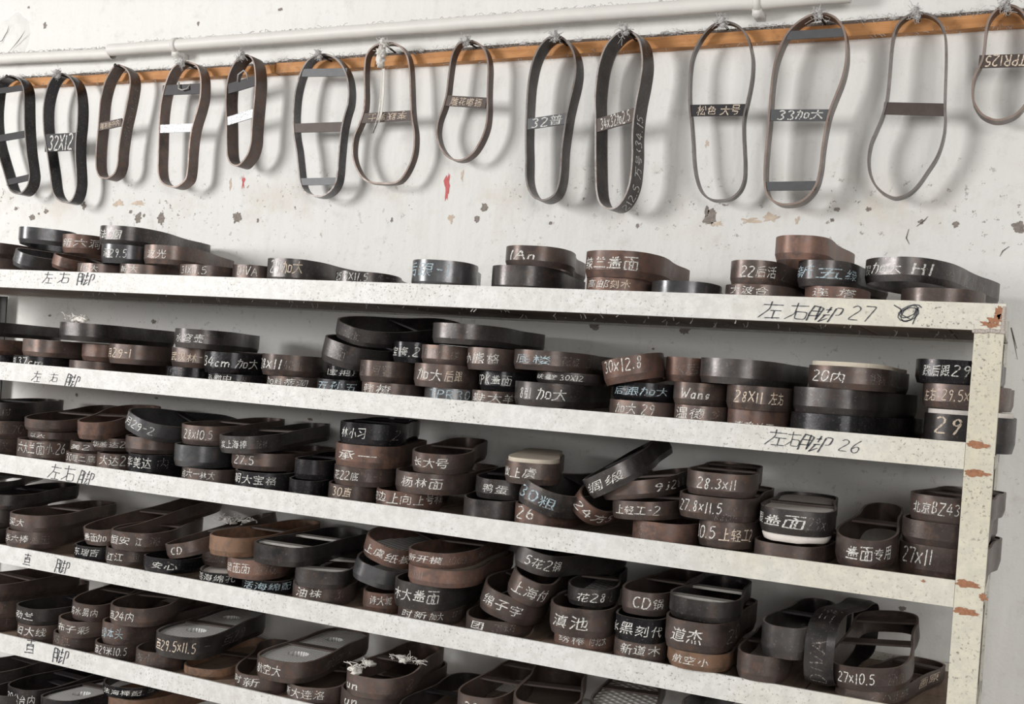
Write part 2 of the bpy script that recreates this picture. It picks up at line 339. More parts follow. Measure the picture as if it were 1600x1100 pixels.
def batten(label, xa, xb, za, zb, hgt, seed):
    root = empty('wooden_batten', (xa, WALL_Y, za)); m = MB(); n = 50; y0, y1 = -.021, .0
    prof = [(y1, 0), (y0, 0), (y0, hgt*.72), (y0*.62, hgt), (y1, hgt)]
    for i in range(n+1):
        t = i/n
        for (yy, zz) in prof:
            m.v.append(((xb-xa)*t, yy+.0016*noise.noise(Vector((i*.6, zz*60, seed))), (zb-za)*t+zz+.0014*noise.noise(Vector((i*.5, yy*90+zz*30, seed+7)))))
    k = len(prof)
    for i in range(n):
        for j in range(k): m.f.append((i*k+j, i*k+(j+1)%k, (i+1)*k+(j+1)%k, (i+1)*k+j)[::-1])
    m.f.append(tuple(range(k))); m.f.append(tuple(n*k+j for j in range(k-1, -1, -1)))
    bo = m.build('batten_wood', [BATTEN, GRIME], root)
    for q, pl in enumerate(bo.data.polygons): pl.material_index = 1 if q < n*k and q % k in (2, 3) else 0
    g = MB(); rg = random.Random(seed+1)
    for i in range(int((xb-xa)*34)):
        t = rg.random(); g.blob(((xb-xa)*t, rg.uniform(-.021,-.008), (zb-za)*t+hgt*rg.uniform(.86,1.0)), rg.uniform(.0018,.0042), i*1.7+seed, 5, 1.0, (1.9, .8, .7))
    tag(g.build('batten_dust', LINT, root, True), kind='stuff')
    f = MB(); rg = random.Random(seed)
    for i in range(int((xb-xa)*900)):
        t = rg.random(); p = Vector(((xb-xa)*t, rg.uniform(-.024,-.004), (zb-za)*t+hgt*rg.choice((.98,.98,.8,.0,.75)))); q = p+Vector((rg.uniform(-.010,.010), rg.uniform(-.005,.001), rg.uniform(-.006,.006)))
        f.tube([p, (p+q)/2+Vector((0,-.002,rg.uniform(0,.003))), q], .00035, 4, False)
    tag(f.build('batten_lint', LINT, root), kind='stuff')
    tag(root, label, 'batten'); return root
BAT = [batten('orange-brown wooden batten with five dies hung from it at the left', *BATTEN_L, 3), batten('long orange-brown wooden batten carrying the nine right-hand hanging dies', *BATTEN_R, 8)]

# ------------------------------------------------------------------ rack
ZB = [1.45+z for z in (.1372, -.0488, -.2334, -.4138, -.59, -.766)]
REC = [.009, .015, .012, .012, .012, .012]
BH, TK = .036, .004
rack = empty('storage_rack', ((X0+X1)/2, FRONT_Y, 0))
tag(rack, 'cream painted angle iron rack of plank shelves loaded with cutting dies', 'rack')
def rk(v): return (v[0]-(X0+X1)/2, v[1]-FRONT_Y, v[2])
def rbox(m, a, b): m.box(rk(a), rk(b))
RAILS = []
for i, z in enumerate(ZB):
    m = MB(); top = i == 0; xe = X1 if top else X1-.0365
    rbox(m, (X0, FRONT_Y, z-BH), (xe, FRONT_Y+TK, z)); rbox(m, (X0, FRONT_Y+TK, z-BH), (xe, FRONT_Y+.014, z-BH+.003))
    RAILS.append(m.build('front_rail', RACK, rack))
    m = MB(); rbox(m, (X0, BACK_Y-TK, z-BH), (X1, BACK_Y, z)); rbox(m, (X0, BACK_Y-.020, z-BH), (X1, BACK_Y-TK, z-BH+.003)); m.build('rear_rail', RACK, rack)
    for xs in (X1-TK, X0):
        m = MB(); rbox(m, (xs, FRONT_Y+TK+.001, z-BH+.0005), (xs+TK, BACK_Y-TK-.001, z-REC[i]-.0015)); m.build('side_rail', RACK, rack)
    m = MB(); x = X0+TK+.002; rg = random.Random(i+3); surf = z-REC[i]
    while x < X1-TK-.004:
        w_ = min(rg.uniform(.075, .125), X1-TK-.003-x); d = rg.uniform(0, .0008)
        rbox(m, (x, FRONT_Y+TK+.001, z-BH+.0032), (x+w_-.0025, BACK_Y-TK-.001, surf-d)); x += w_
    m.build('shelf_planks', PLANK, rack)
def post(name, x0, x1, y, front, ztop, mat):
    m = MB(); s = 1 if front else -1
    rbox(m, (x0, min(y, y+s*TK), 0), (x1, max(y, y+s*TK), ztop))
    xo = x1-TK if (x0+x1)/2 > -1 else x0
    rbox(m, (xo, min(y+s*TK, y+s*.036), 0), (xo+TK, max(y+s*TK, y+s*.036), ztop))
    return m.build(name, mat, rack)
PR = post('post', X1-.036, X1, FRONT_Y-.001, True, ZB[0]-BH-.001, POST)
post('post', X0, X0+.036, FRONT_Y-.001, True, ZB[0]-BH-.001, POST)
post('post', X1-.036, X1, BACK_Y+.0045, False, ZB[0]-BH-.001, RACK); post('post', X0, X0+.036, BACK_Y+.0045, False, ZB[0]-BH-.001, OLDP)
def rpatch(name, x, z, rx, rz, mat, seed, par, rough=.45): 
    p = rk((x, FRONT_Y-.0016, z)); return patch(name, p[0], p[2], rx, rz, mat, seed, par, y=p[1] if par is PR else p[1]+.001, rough=rough)
k = 0
for i in range(1, 6):
    for zz in (ZB[i]-.002, ZB[i]-BH-.003):
        rpatch('rust_patch', X1-.0245, zz, .0105, .0050, RUST, k+.3, PR); rpatch('rust_patch', X1-.0135, zz-.001, .0075, .0030, RUST, k+.7, PR, .8).location.y -= .0003; k += 1
for (x, z, rx, rz) in RUSTS_: rpatch('rust_patch', x, z, rx, rz, RUST, k+.5, RAILS[0] if z > 1.5 else PR if x > X1-.036 else RAILS[2], .8); k += 1
wd = MB(); rg = random.Random(4)
for i in range(13): wd.blob(rk((X1-.036+i*.003, FRONT_Y-.001, ZB[0]-BH-.001+rg.uniform(-.001,.001))), .0030, i, 5)
for i in range(12): wd.blob(rk((X1-.0015, FRONT_Y-.001, ZB[0]-BH+i*.0027)), .0028, i+20, 5)
wd.build('weld_bead', WELD, rack, True)
def scratch_dust(z, seed):
    m = MB(); rg = random.Random(seed)
    for i in range(90):
        x = rg.uniform(-1.8, -.1); p = Vector(rk((x, FRONT_Y+rg.uniform(.01,.2), z-BH+.0028))); q = p+Vector((rg.uniform(-.006,.006), rg.uniform(-.004,.004), -rg.uniform(.001,.009)))
        m.tube([p, (p+q)/2+Vector((.001,0,0)), q], .0008, 4, False)
    return m
tag(scratch_dust(ZB[0], 5).build('hanging_lint', LINT, rack), kind='stuff')

# ------------------------------------------------------------------ outlines
KT = [(0,0),(.22,.012),(.40,.075),(.49,.20),(.475,.34),(.40,.48),(.345,.62),(.355,.78),(.33,.90),(.2,.98),(.02,1.0),(-.18,.985),(-.33,.91),(-.375,.78),(-.38,.64),(-.42,.5),(-.48,.36),(-.5,.22),(-.41,.08),(-.23,.012)]
KR = [(0,0),(.22,.01),(.41,.06),(.495,.18),(.49,.33),(.445,.5),(.42,.65),(.435,.8),(.38,.93),(.21,.988),(0,1),(-.21,.988),(-.38,.93),(-.435,.8),(-.42,.65),(-.445,.5),(-.49,.33),(-.495,.18),(-.41,.06),(-.22,.01)]
def catmull(P, n):
    o = []; m = len(P)
    for i in range(m):
        p0, p1, p2, p3 = P[i-1], P[i], P[(i+1) % m], P[(i+2) % m]
        for k in range(n):
            t = k/n; o.append(tuple(.5*((2*b)+(c-a)*t+(2*a-5*b+4*c-d)*t*t+(3*b-a-3*c+d)*t**3) for a, b, c, d in zip(p0, p1, p2, p3)))
    return o
def outline(kind, mir, W, L, n=4):
    P = KR if kind == 'R' else KT
    P = [(x*W*mir, (y if kind != 'H' else 1-y)*L) for x, y in P]
    if kind == 'H': P = P[10:]+P[:10]
    if (mir < 0) != (kind == 'H'): P = P[:1]+P[:0:-1]
    return catmull(P, n)
def arcs(o):
    s = [0.0]
    for i in range(len(o)): a, b = o[i], o[(i+1) % len(o)]; s.append(s[-1]+math.hypot(b[0]-a[0], b[1]-a[1]))
    return s
def normals(o):
    r = []
    for i in range(len(o)):
        a, b = o[i-1], o[(i+1) % len(o)]; l = math.hypot(b[0]-a[0], b[1]-a[1]) or 1; r.append(((b[1]-a[1])/l, -(b[0]-a[0])/l))
    return r
def band_mesh(o, h, th=.0034, bevel=True):
    """the bent steel strip: a bevelled cutting edge below, a flat striking edge above"""
    nn = normals(o); n = len(o)
    prof = [(-.0030, 0.0), (0, h*.27), (0, h), (-th, h), (-th-.0005, h*.1), (-.0037, 0.0)] if bevel else [(-.0014, 0.0), (0, h*.04), (0, h), (-th, h), (-th, h*.1), (-.0024, 0.0)]
    k = len(prof); v = []; f = []; mi = []; sh = set()
    for (x, y), (a, b) in zip(o, nn):
        for (d, z) in prof: v.append((x+a*d, y+b*d, z))
    for i in range(n):
        j2 = (i+1) % n
        for j in range(k):
            f.append((i*k+j, j2*k+j, j2*k+(j+1) % k, i*k+(j+1) % k)); mi.append(1 if j in (2, 5) else 0)
    me = mesh('steel_band', v, f, True); me.polygons.foreach_set('material_index', mi)
    at = me.attributes.new('sharp_edge', 'BOOLEAN', 'EDGE'); vals = [False]*len(me.edges)
    for e in me.edges:
        a, b = e.vertices
        if a % k == b % k: vals[e.index] = True
    at.data.foreach_set('value', vals)
    return me
def span(o, y):
    xs = []
    for i in range(len(o)):
        a, b = o[i], o[(i+1) % len(o)]
        if (a[1] > y) != (b[1] > y): xs.append(a[0]+(b[0]-a[0])*(y-a[1])/(b[1]-a[1]))
    return (min(xs), max(xs)) if len(xs) > 1 else (-.03, .03)

# ------------------------------------------------------------------ hand lettering
def _p(s): return [[(int(q[i])/9, int(q[i+1])/9) for i in range(0, len(q), 2)] for q in s.split()]
LAT = {k: (w_, _p(s)) for k, (w_, s) in {
'0': (.55, '592815215082958859'), '1': (.25, '5950'), '2': (.55, '1839598886220090'), '3': (.55, '183969874583714011'), '4': (.6, '590393 6760'),
'5': (.55, '8929155684825011'), '6': (.55, '793613215081845513'), '7': (.55, '099940'), '8': (.55, '784927736030237678'), '9': (.55, '8759273575877350'),
'x': (.5, '0781 8701'), 'X': (.55, '0990 9900'), '.': (.22, '4140'), '-': (.4, '1585'), '(': (.3, '69464360'), ')': (.3, '39565330'), '<': (.45, '784582'),
'D': (.6, '1910 195986835010'), 'I': (.25, '5950'), 'V': (.6, '094089'), 'A': (.65, '004990 2474'), 'W': (.8, '0920466099'), 'T': (.55, '0999 5950'),
'P': (.55, '1910 1969876515'), 'K': (.55, '1910 8914 3580'), 'R': (.6, '1910 1969876515 4580'), 'H': (.6, '1910 8980 1585'), 'U': (.55, '191330608389'),
'C': (.6, '88592714316081'), 'B': (.55, '1910 1969776515 55837110'), 'Z': (.6, '09990090'),
'a': (.5, '744513205073 7570'), 'n': (.5, '1510 1345657370'), 'g': (.5, '7445133173 75715020'), 'u': (.5, '1512306173 7570'), 'c': (.45, '744513204071'),
'm': (.7, '0500 03354440 43658480'), 'h': (.5, '1910 1345657370'), 'i': (.2, '4540 4748'), 'j': (.35, '65614020 6768')}.items()}
HAN = {k: _p(s) for k, s in {
'左': '1797 494500 4494 6460 3090', '右': '1797 494300 4494904044', '脚': '09050100 0938383029 0636 0333 4767 5955 4464 5440 4062 78989484 7870', '直': '1898 5956 2622 2686 8682 2585 2383 0191',
'加': '07474230 29260100 66969161 6661', '大': '0696 59553100 5590', '盖': '3938 7968 1787 2676 0595 5955 2422 2484 8482 4442 6462 0191', '面': '0999 4866 1610 1696 9690 1090 4640 6660 4363',
'上': '5950 5585 0090', '小': '595040 3613 7692', '内': '1710 17979080 595532 5582', '三': '1888 2575 0191', '二': '1777 0292', '一': '0595', '工': '1888 5851 0191',
'六': '5957 0696 3401 6491', '十': '0696 5950', '口': '17118187 1787', '木': '0696 5950 5612 5692', '兰': '2938 7968 1787 2575 0191'}.items()}
def ribbon(pts, w_, V, Fc):
    P = [Vector(p) for p in pts]
    if len(P) < 2: return
    Q = [P[0]]
    for a, b in zip(P, P[1:]):
        k = max(1, int((b-a).length/.10))
        for i in range(1, k+1): Q.append(a.lerp(b, i/k))
    # soften corners
    for _ in range(1):
        Q = [Q[0]]+[(Q[i-1]+Q[i]*2+Q[i+1])/4 for i in range(1, len(Q)-1)]+[Q[-1]]
    n = len(V)
    for i, p in enumerate(Q):
        t = Q[min(i+1, len(Q)-1)]-Q[max(i-1, 0)]; t = t.normalized() if t.length > 1e-6 else Vector((1,0)); q = Vector((-t.y, t.x))*w_*(.5+.12*math.sin(i*1.7))
        V.append(tuple(p+q)); V.append(tuple(p-q))
    for i in range(len(Q)-1): Fc.append((n+2*i, n+2*i+1, n+2*i+3, n+2*i+2))
_fc = {}
def han_mesh(ch):
    if ch not in _fc:
        c = bpy.data.curves.new('glyph', 'FONT'); c.body = ch; c.size = 1; c.resolution_u = 2
        o = bpy.data.objects.new('glyph', c); COL.objects.link(o); dg = bpy.context.evaluated_depsgraph_get(); me = bpy.data.meshes.new_from_object(o.evaluated_get(dg))
        vs = [(v.co.x, v.co.y) for v in me.vertices]; fs = [tuple(p.vertices) for p in me.polygons]
        bpy.data.objects.remove(o); bpy.data.curves.remove(c); bpy.data.meshes.remove(me)
        if vs:
            ax, ay = min(p[0] for p in vs), min(p[1] for p in vs); bx_, by = max(p[0] for p in vs), max(p[1] for p in vs); d = max(bx_-ax, by-ay, 1e-3)
            vs = [((x-ax)/d, (y-ay)/d) for x, y in vs]
        _fc[ch] = (vs, fs)
    return _fc[ch]
def lettering(text, seed, stroke=.13, slant=.12, aspect=None):
    """flat glyph geometry in a box of height 1; returns verts, faces, width"""
    rg = random.Random(seed); V, Fc = [], []; x = 0.0
    for ch in text:
        if ch == ' ': x += .3; continue
        j = rg.uniform(-.05, .05); rt = rg.uniform(-.07, .07); sc = rg.uniform(.9, 1.05)
        n0 = len(V)
        if ch in LAT:
            w_, st = LAT[ch]
            for s in st: ribbon([(p[0]*w_+rg.uniform(-.02,.02), p[1]+rg.uniform(-.02,.02)) for p in s], stroke, V, Fc)
        elif ch in HAN:
            w_ = .92
            for s in HAN[ch]: ribbon([(p[0]*w_+rg.uniform(-.03,.03), p[1]+rg.uniform(-.03,.03)) for p in s], stroke*.85, V, Fc)
        else:
            w_ = .92; vs, fs = han_mesh(ch if ch != '·' else '.')
            sd = rg.random()*90
            V += [(p[0]*w_+.085*noise.noise(Vector((p[0]*2.6+sd, p[1]*2.6, 1))), p[1]+.085*noise.noise(Vector((p[0]*2.6, p[1]*2.6+sd, 7)))) for p in vs]; Fc += [tuple(n0+i for i in f) for f in fs]
        for i in range(n0, len(V)):
            px, py = V[i][0]*sc, (V[i][1]-.5)*sc
            V[i] = (x+px*math.cos(rt)-py*math.sin(rt)+py*slant, .5+j+py*math.cos(rt)+px*math.sin(rt)*.6)
        x += w_*sc+.14
    return V, Fc, max(x-.14, .2)
def wrap_text(name, items, o, h, parent, bevel=True):
    """lettering wrapped onto the outside of a band, cut along the band's facets so that it follows them"""
    S = arcs(o); tot = S[-1]; n = len(o)
    for it in items:
        col, its = it[3], [it]
        bm = bmesh.new()
        for (text, s0, s1, c_, v0, v1) in its:
            V, Fc, wd_ = lettering(text, sum(map(ord, text))+int(h*1e5), .10 if c_ != 'f' else .075)
            vs = [bm.verts.new((s0+(s1-s0)*x/wd_, v0+(v1-v0)*min(max(y, -.05), 1.05), 0)) for x, y in V]
            for f in Fc:
                try: bm.faces.new([vs[i] for i in f])
                except ValueError: pass
        lo = min(v.co.x for v in bm.verts); hi = max(v.co.x for v in bm.verts)
        for k in range(-n, 2*n):
            s = S[k % n]+tot*(k//n)
            if lo < s < hi: bmesh.ops.bisect_plane(bm, geom=bm.verts[:]+bm.edges[:]+bm.faces[:], dist=1e-7, plane_co=(s, 0, 0), plane_no=(1, 0, 0))
        for vv in (.27,): bmesh.ops.bisect_plane(bm, geom=bm.verts[:]+bm.edges[:]+bm.faces[:], dist=1e-7, plane_co=(0, vv, 0), plane_no=(0, 1, 0))
        for v in bm.verts:
            s = v.co.x % tot; i = 0
            lo_, hi_ = 0, n
            while hi_-lo_ > 1:
                m_ = (lo_+hi_)//2
                if S[m_] <= s: lo_ = m_
                else: hi_ = m_
            i = lo_; t = (s-S[i])/(S[i+1]-S[i]); a, b = o[i], o[(i+1) % n]; dx, dy = b[0]-a[0], b[1]-a[1]; l = math.hypot(dx, dy)
            off = .00045 - (max(0, .27-v.co.y)/.27*.0030 if bevel else 0)
            v.co = (a[0]+dx*t+dy/l*off, a[1]+dy*t-dx/l*off, v.co.y*h)
        me = bpy.data.meshes.new(name); bm.to_mesh(me); bm.free()
        add(name, me, CHALK[col], parent)
def flat_text(name, text, p0, p1, hgt, mat, parent, seed=1, stroke=.1, up=Vector((0,0,1)), off=Vector((0,-.0006,0)), slant=.12, mid=True):
    p0, p1 = Vector(p0), Vector(p1); V, Fc, wd_ = lettering(text, seed, stroke, slant)
    d = p1-p0; u = up - d.normalized()*up.dot(d.normalized()); u.normalize()
    return add(name, mesh(name, [tuple(p0+d*(x/wd_)+u*((y-(.5 if mid else 0))*hgt)+off) for x, y in V], Fc), mat, parent)

# ------------------------------------------------------------------ inserts
def inset(o, d):
    nn = normals(o); return [(x-a*d, y-b*d) for (x, y), (a, b) in zip(o, nn)]
def pad_mesh(o, ztop, thick, holes):
    ol = [Vector((x, y, 0)) for x, y in inset(o, .0042)]; loops = [ol]
    for (cx, cy, rx, ry) in holes: loops.append([Vector((cx+rx*math.cos(2*math.pi*i/24), cy+ry*math.sin(2*math.pi*i/24), 0)) for i in range(24)])
    flat = [p for lp in loops for p in lp]; tris = tessellate_polygon(loops)
    v = [(p.x, p.y, ztop) for p in flat]; f = []
    for t in tris:
        a, b, c = (flat[i] for i in t); f.append(tuple(t) if (b-a).cross(c-a).z > 0 else tuple(t[::-1]))
    k = len(v); n = len(ol); v += [(p.x, p.y, ztop-thick) for p in ol]
    f += [(i, k+i, k+(i+1) % n, (i+1) % n) for i in range(n)]; f.append(tuple(k+n-1-i for i in range(n)))
    b0 = n
    for lp in loops[1:]:
        m_ = len(lp); cx = sum(p.x for p in lp)/m_; cy = sum(p.y for p in lp)/m_; k = len(v)
        v += [(cx+(p.x-cx)*.86, cy+(p.y-cy)*.86, ztop-.008) for p in lp]
        f += [(b0+i, b0+(i+1) % m_, k+(i+1) % m_, k+i)[::-1] for i in range(m_)]; f.append(tuple(k+i for i in range(m_))); b0 += m_
    return mesh('sole_pad', v, f)

# ------------------------------------------------------------------ the dies on the shelves
SHELF = {1: 'cutting dies on the top shelf', 2: 'cutting dies on the second shelf', 3: 'cutting dies on the third shelf', 4: 'cutting dies on the fourth shelf', 5: 'cutting dies on the fifth shelf', 6: 'cutting dies on the lowest shelf'}
DIES = [
('',2,'T',1,0.11,0.28,0.0266,(-1.9491,1.6104,1.3872),3.2,0.0,0.0,'K',[('北',0.0505,0.059,'f',0.42,0.9)],None,0,'black steel cutting die chalked 北 at the bottom of the second shelf'),
('',2,'T',-1,0.1119,0.2832,0.03,(-1.8283,1.6073,1.3872),6.2,0.0,0.0,'K',[('尚37cm',-0.0293,0.0517,'w',0.42,0.9)],None,0,'black steel cutting die chalked 尚37cm at the bottom of the second shelf'),
('',2,'T',-1,0.11,0.29,0.0289,(-1.6603,1.6093,1.3872),-14.2,0.0,0.0,'B',[('3',-0.0169,-0.0066,'f',0.42,0.9)],None,0,'brown bottom die with sheen under 月29-1, second shelf'),
('',2,'T',1,0.1083,0.2648,0.0309,(-1.4525,1.6409,1.3872),-3.7,0.0,0.0,'K',[('15',-0.0308,-0.009,'f',0.42,0.9)],None,0,'black die under the 武汉林 die, bottom layer of second shelf'),
('',2,'T',1,0.1073,0.2652,0.0257,(-1.3128,1.6108,1.3872),-17.9,0.0,0.0,'K',[('弘鹏中',-0.0444,0.0096,'w',0.42,0.9),('洪',0.0222,0.0372,'f',0.42,0.9)],None,0,'black steel cutting die chalked 弘鹏中 at the bottom of the second shelf'),
('',2,'T',1,0.1073,0.2797,0.0298,(-1.203,1.6126,1.3872),7.8,0.0,0.0,'B',[('加料蒂洞',-0.029,0.0585,'w',0.42,0.9)],None,0,'brown steel cutting die chalked 加料蒂洞 at the bottom of the second shelf'),
('',2,'T',1,0.0887,0.2573,0.031,(-1.0931,1.61,1.3872),-0.4,0.0,0.0,'K',[('五孙五',-0.0252,0.0539,'b',0.42,0.9)],None,0,'black steel cutting die chalked 五孙五 in pale blue at the bottom of the second shelf'),
('',2,'T',1,0.1057,0.27,0.0318,(-0.9877,1.6074,1.3872),-7.1,0.0,0.0,'B',[('韩楂',-0.0341,0.0195,'w',0.42,0.9)],None,0,'brown steel cutting die chalked 韩楂 at the bottom of the second shelf'),
('',2,'T',1,0.0946,0.2719,0.031,(-0.8615,1.6116,1.3872),-19.1,0.0,0.0,'S',[('TPR30',-0.0312,0.0406,'b',0.42,0.9)],None,0,'grey steel cutting die chalked TPR30 in pale blue at the bottom of the second shelf'),
('',2,'T',1,0.0799,0.2775,0.0323,(-0.7923,1.6105,1.3872),-1.3,0.0,0.0,'B',[('鞋大羊',-0.0229,0.0561,'w',0.42,0.9)],None,0,'brown steel cutting die chalked 鞋大羊 at the bottom of the second shelf'),
('',2,'T',-1,0.1197,0.2882,0.0372,(-0.6891,1.5909,1.402),-3.3,0.0,0.0,'D',[('8引',-0.035,-0.0115,'w',0.3,0.77),('加大',-0.0018,0.0436,'w',0.3,0.77)],None,0,'dark steel cutting die chalked 8引 加大 at the bottom of the second shelf'),
('',2,'T',-1,0.1084,0.2799,0.0344,(-0.5509,1.6207,1.3872),7.4,0.0,0.0,'B',[('加大',-0.0223,0.012,'w',0.42,0.9),('29',0.0211,0.0408,'w',0.42,0.9)],None,0,'brown die chalked 加大 29 at bottom beside 温德 die, second shelf'),
('',2,'T',1,0.0846,0.2768,0.0345,(-0.4489,1.6072,1.3872),4.3,0.0,0.0,'B',[('温德',-0.028,0.0198,'w',0.42,0.9),('乡',0.0298,0.0474,'f',0.42,0.9)],None,0,'brown steel cutting die chalked 温德 at the bottom of the second shelf'),
('',2,'T',1,0.0853,0.2709,0.0343,(-0.3732,1.6109,1.3872),13.1,0.0,0.0,'R',[('慎鸡关丁',-0.0134,0.0489,'w',0.05,0.5)],None,0,'rusty red-brown cutting die chalked 慎鸡关丁 at the bottom of the second shelf'),
('',2,'R',1,0.12,0.3,0.0364,(-0.2678,1.6106,1.3872),16.0,0.0,0.0,'K',[],None,0,'shiny black unwritten die at bottom of stack beside the post, second shelf'),
('',2,'R',-1,0.12,0.25,0.0494,(-0.0738,1.6433,1.3872),2.4,0.0,0.0,'D',[('29',-0.0409,-0.005,'o',0.42,0.9)],'white:0b',0,'dark steel cutting die chalked 29 in tan at the bottom of the second shelf'),
('',2,'T',-1,0.11,0.28,0.0315,(-1.9587,1.61,1.4142),0.0,0.0,0.0,'R',[],None,0,'rusty unwritten die in middle of stack at far left, second shelf'),
('',2,'T',1,0.11,0.28,0.0336,(-1.8049,1.6085,1.4176),3.8,0.0,0.0,'B',[('3',-0.0012,0.0166,'f',0.3,0.77)],None,0,'brown die marked 3 between the top dark die and 尚37cm, second shelf'),
('',2,'T',1,0.0903,0.2609,0.0333,(-1.6788,1.6403,1.4165),-0.6,0.0,0.0,'R',[('景',-0.0041,0.0187,'f',0.3,0.77)],None,0,'rusty red-brown cutting die chalked 景 on the second shelf'),
('',2,'T',-1,0.1099,0.284,0.0372,(-1.5558,1.6041,1.4165),-12.3,0.0,0.0,'B',[('月29-1',-0.0444,0.0165,'o',0.3,0.77)],None,0,'brown steel cutting die chalked 月29-1 in tan on the second shelf'),
('',2,'T',1,0.0982,0.2678,0.0363,(-1.4433,1.638,1.4185),-2.6,0.0,0.0,'B',[('武汉林-',-0.0301,0.0412,'o',0.3,0.77)],None,0,'brown steel cutting die chalked 武汉林- in tan on the second shelf'),
('',2,'T',-1,0.1092,0.2837,0.0386,(-1.3326,1.6087,1.4133),-6.8,0.0,0.0,'K',[('34cm',-0.0392,0.0238,'w',0.3,0.77),('加大',0.0352,0.0793,'w',0.3,0.77)],None,0,'black steel cutting die chalked 34cm 加大 on the second shelf'),
('',2,'T',-1,0.1091,0.2665,0.0375,(-1.1882,1.6117,1.4174),-22.9,0.0,0.0,'B',[('28x11',-0.0673,-0.0055,'w',0.3,0.77),('40x11',-0.0009,0.0307,'f',0.3,0.77)],None,0,'brown steel cutting die chalked 28x11 at its rounded end, second shelf'),
('',2,'T',1,0.0813,0.2656,0.0225,(-1.0963,1.6491,1.4186),-12.6,0.0,0.0,'K',[('(宝把)',-0.032,0.0273,'w',0.3,0.77)],None,0,'black steel cutting die chalked (宝把) on the second shelf'),
('',2,'T',1,0.1047,0.2665,0.0405,(-1.0865,1.6067,1.444),3.7,-1.7144666492650522,13.85050923625935,'D',[('兰面',-0.0241,0.0204,'f',0.3,0.77)],None,0,'dark tilted die chalked 兰面 under another leaning die, second shelf'),
('',2,'T',1,0.0959,0.2856,0.0363,(-0.9916,1.6082,1.4194),-17.1,0.0,0.0,'B',[('20月婴',-0.0393,0.0214,'f',0.3,0.77)],None,0,'brown steel cutting die chalked 20月婴 on the second shelf'),
('',2,'T',-1,0.1052,0.2843,0.0383,(-0.8846,1.6024,1.4186),-7.5,0.0,0.0,'B',[('加大',-0.0294,0.0148,'w',0.3,0.77),('后跟',0.0201,0.0514,'o',0.3,0.77)],None,0,'brown die chalked 加大 and 后跟 above TPR30, second shelf'),
('',2,'T',-1,0.0837,0.2673,0.0322,(-0.7948,1.6376,1.4199),2.1,0.0,0.0,'K',[('TPK盖面',-0.0354,0.0333,'w',0.3,0.77)],None,0,'black steel cutting die chalked TPK盖面 on the second shelf'),
('',2,'T',-1,0.1111,0.2743,0.018,(-0.6632,1.6176,1.4396),-8.4,0.0,0.0,'D',[('铁壁',-0.0542,-0.0081,'w',0.3,0.77),('30X12',-0.0029,0.0341,'w',0.3,0.77)],None,0,'dark steel cutting die chalked 铁壁 30X12 on the second shelf'),
('',2,'T',-1,0.1057,0.281,0.0281,(-0.5497,1.6279,1.422),5.9,0.0,0.0,'K',[('后跟加大',-0.0343,0.0585,'b',0.3,0.77)],None,0,'black die chalked 后跟加大 in blue under 30x12.8, second shelf'),
('',2,'T',-1,0.0813,0.2724,0.0334,(-0.4548,1.61,1.4221),4.4,0.0,0.0,'B',[('Wang',-0.0122,0.032,'w',0.3,0.77)],None,0,'brown steel cutting die chalked Wang on the second shelf'),
('',2,'T',1,0.0947,0.2886,0.0348,(-0.3661,1.6015,1.4219),4.8,0.0,0.0,'B',[('28X11',-0.0199,0.0225,'o',0.3,0.77),('左右',0.0321,0.0598,'o',0.3,0.77)],None,0,'brown steel cutting die chalked 28X11 左右 in tan on the second shelf'),
('',2,'R',-1,0.115,0.29,0.0365,(-0.2662,1.6095,1.424),14.4,0.0,0.0,'D',[],None,0,'dark unwritten die between 20内 above and shiny black die below, second shelf'),
('',2,'R',-1,0.1145,0.2512,0.0334,(-0.0831,1.6424,1.4445),4.3,0.0,0.0,'B',[('左右',-0.0539,-0.0337,'o',0.3,0.77),('29.5x',-0.0244,0.0116,'o',0.3,0.77)],None,0,'brown steel cutting die chalked 左右 29.5x in tan on the second shelf'),
('',2,'T',1,0.11,0.29,0.0294,(-1.9718,1.6117,1.4516),-15.2,0.0,0.0,'D',[('七十',0.1735,0.2494,'f',0.3,0.77)],None,0,'long dark die topmost at far left of second shelf'),
('',2,'T',1,0.12,0.3,0.0351,(-1.6932,1.6071,1.4542),-6.2,0.0,0.0,'D',[],None,0,'dark die with olive stained end, on top above 月29-1, second shelf'),
('',2,'T',-1,0.11,0.28,0.0351,(-1.3963,1.6103,1.4553),-18.1,0.0,0.0,'D',[('水穹壶',-0.0388,0.0201,'w',0.3,0.77)],None,0,'dark steel cutting die chalked 水穹壶 on the second shelf'),
('',2,'T',-1,0.1062,0.293,0.0289,(-1.0695,1.6098,1.4859),14.5,-4.942450232716781,14.701125516105892,'D',[('盖面',-0.0013,0.033,'f',0.3,0.77)],None,0,'dark tilted die chalked 盖面, topmost of leaning pair, second shelf'),
('',2,'T',1,0.0836,0.257,0.0352,(-0.9617,1.6458,1.4561),-9.0,0.0,0.0,'K',[('宝梅.2',-0.0352,0.021,'w',0.3,0.77)],None,0,'black steel cutting die chalked 宝梅.2 on the second shelf'),
('',2,'T',-1,0.0836,0.2703,0.0309,(-0.8928,1.6088,1.4573),4.5,0.0,0.0,'B',[('DIVA模',-0.0156,0.0488,'f',0.3,0.77)],None,0,'brown steel cutting die chalked DIVA模 on the second shelf'),
('',2,'T',-1,0.0819,0.2819,0.0361,(-0.8061,1.6061,1.4524),3.8,0.0,0.0,'B',[('小熊格',-0.0353,0.0362,'w',0.3,0.77)],None,0,'brown steel cutting die chalked 小熊格 on the second shelf'),
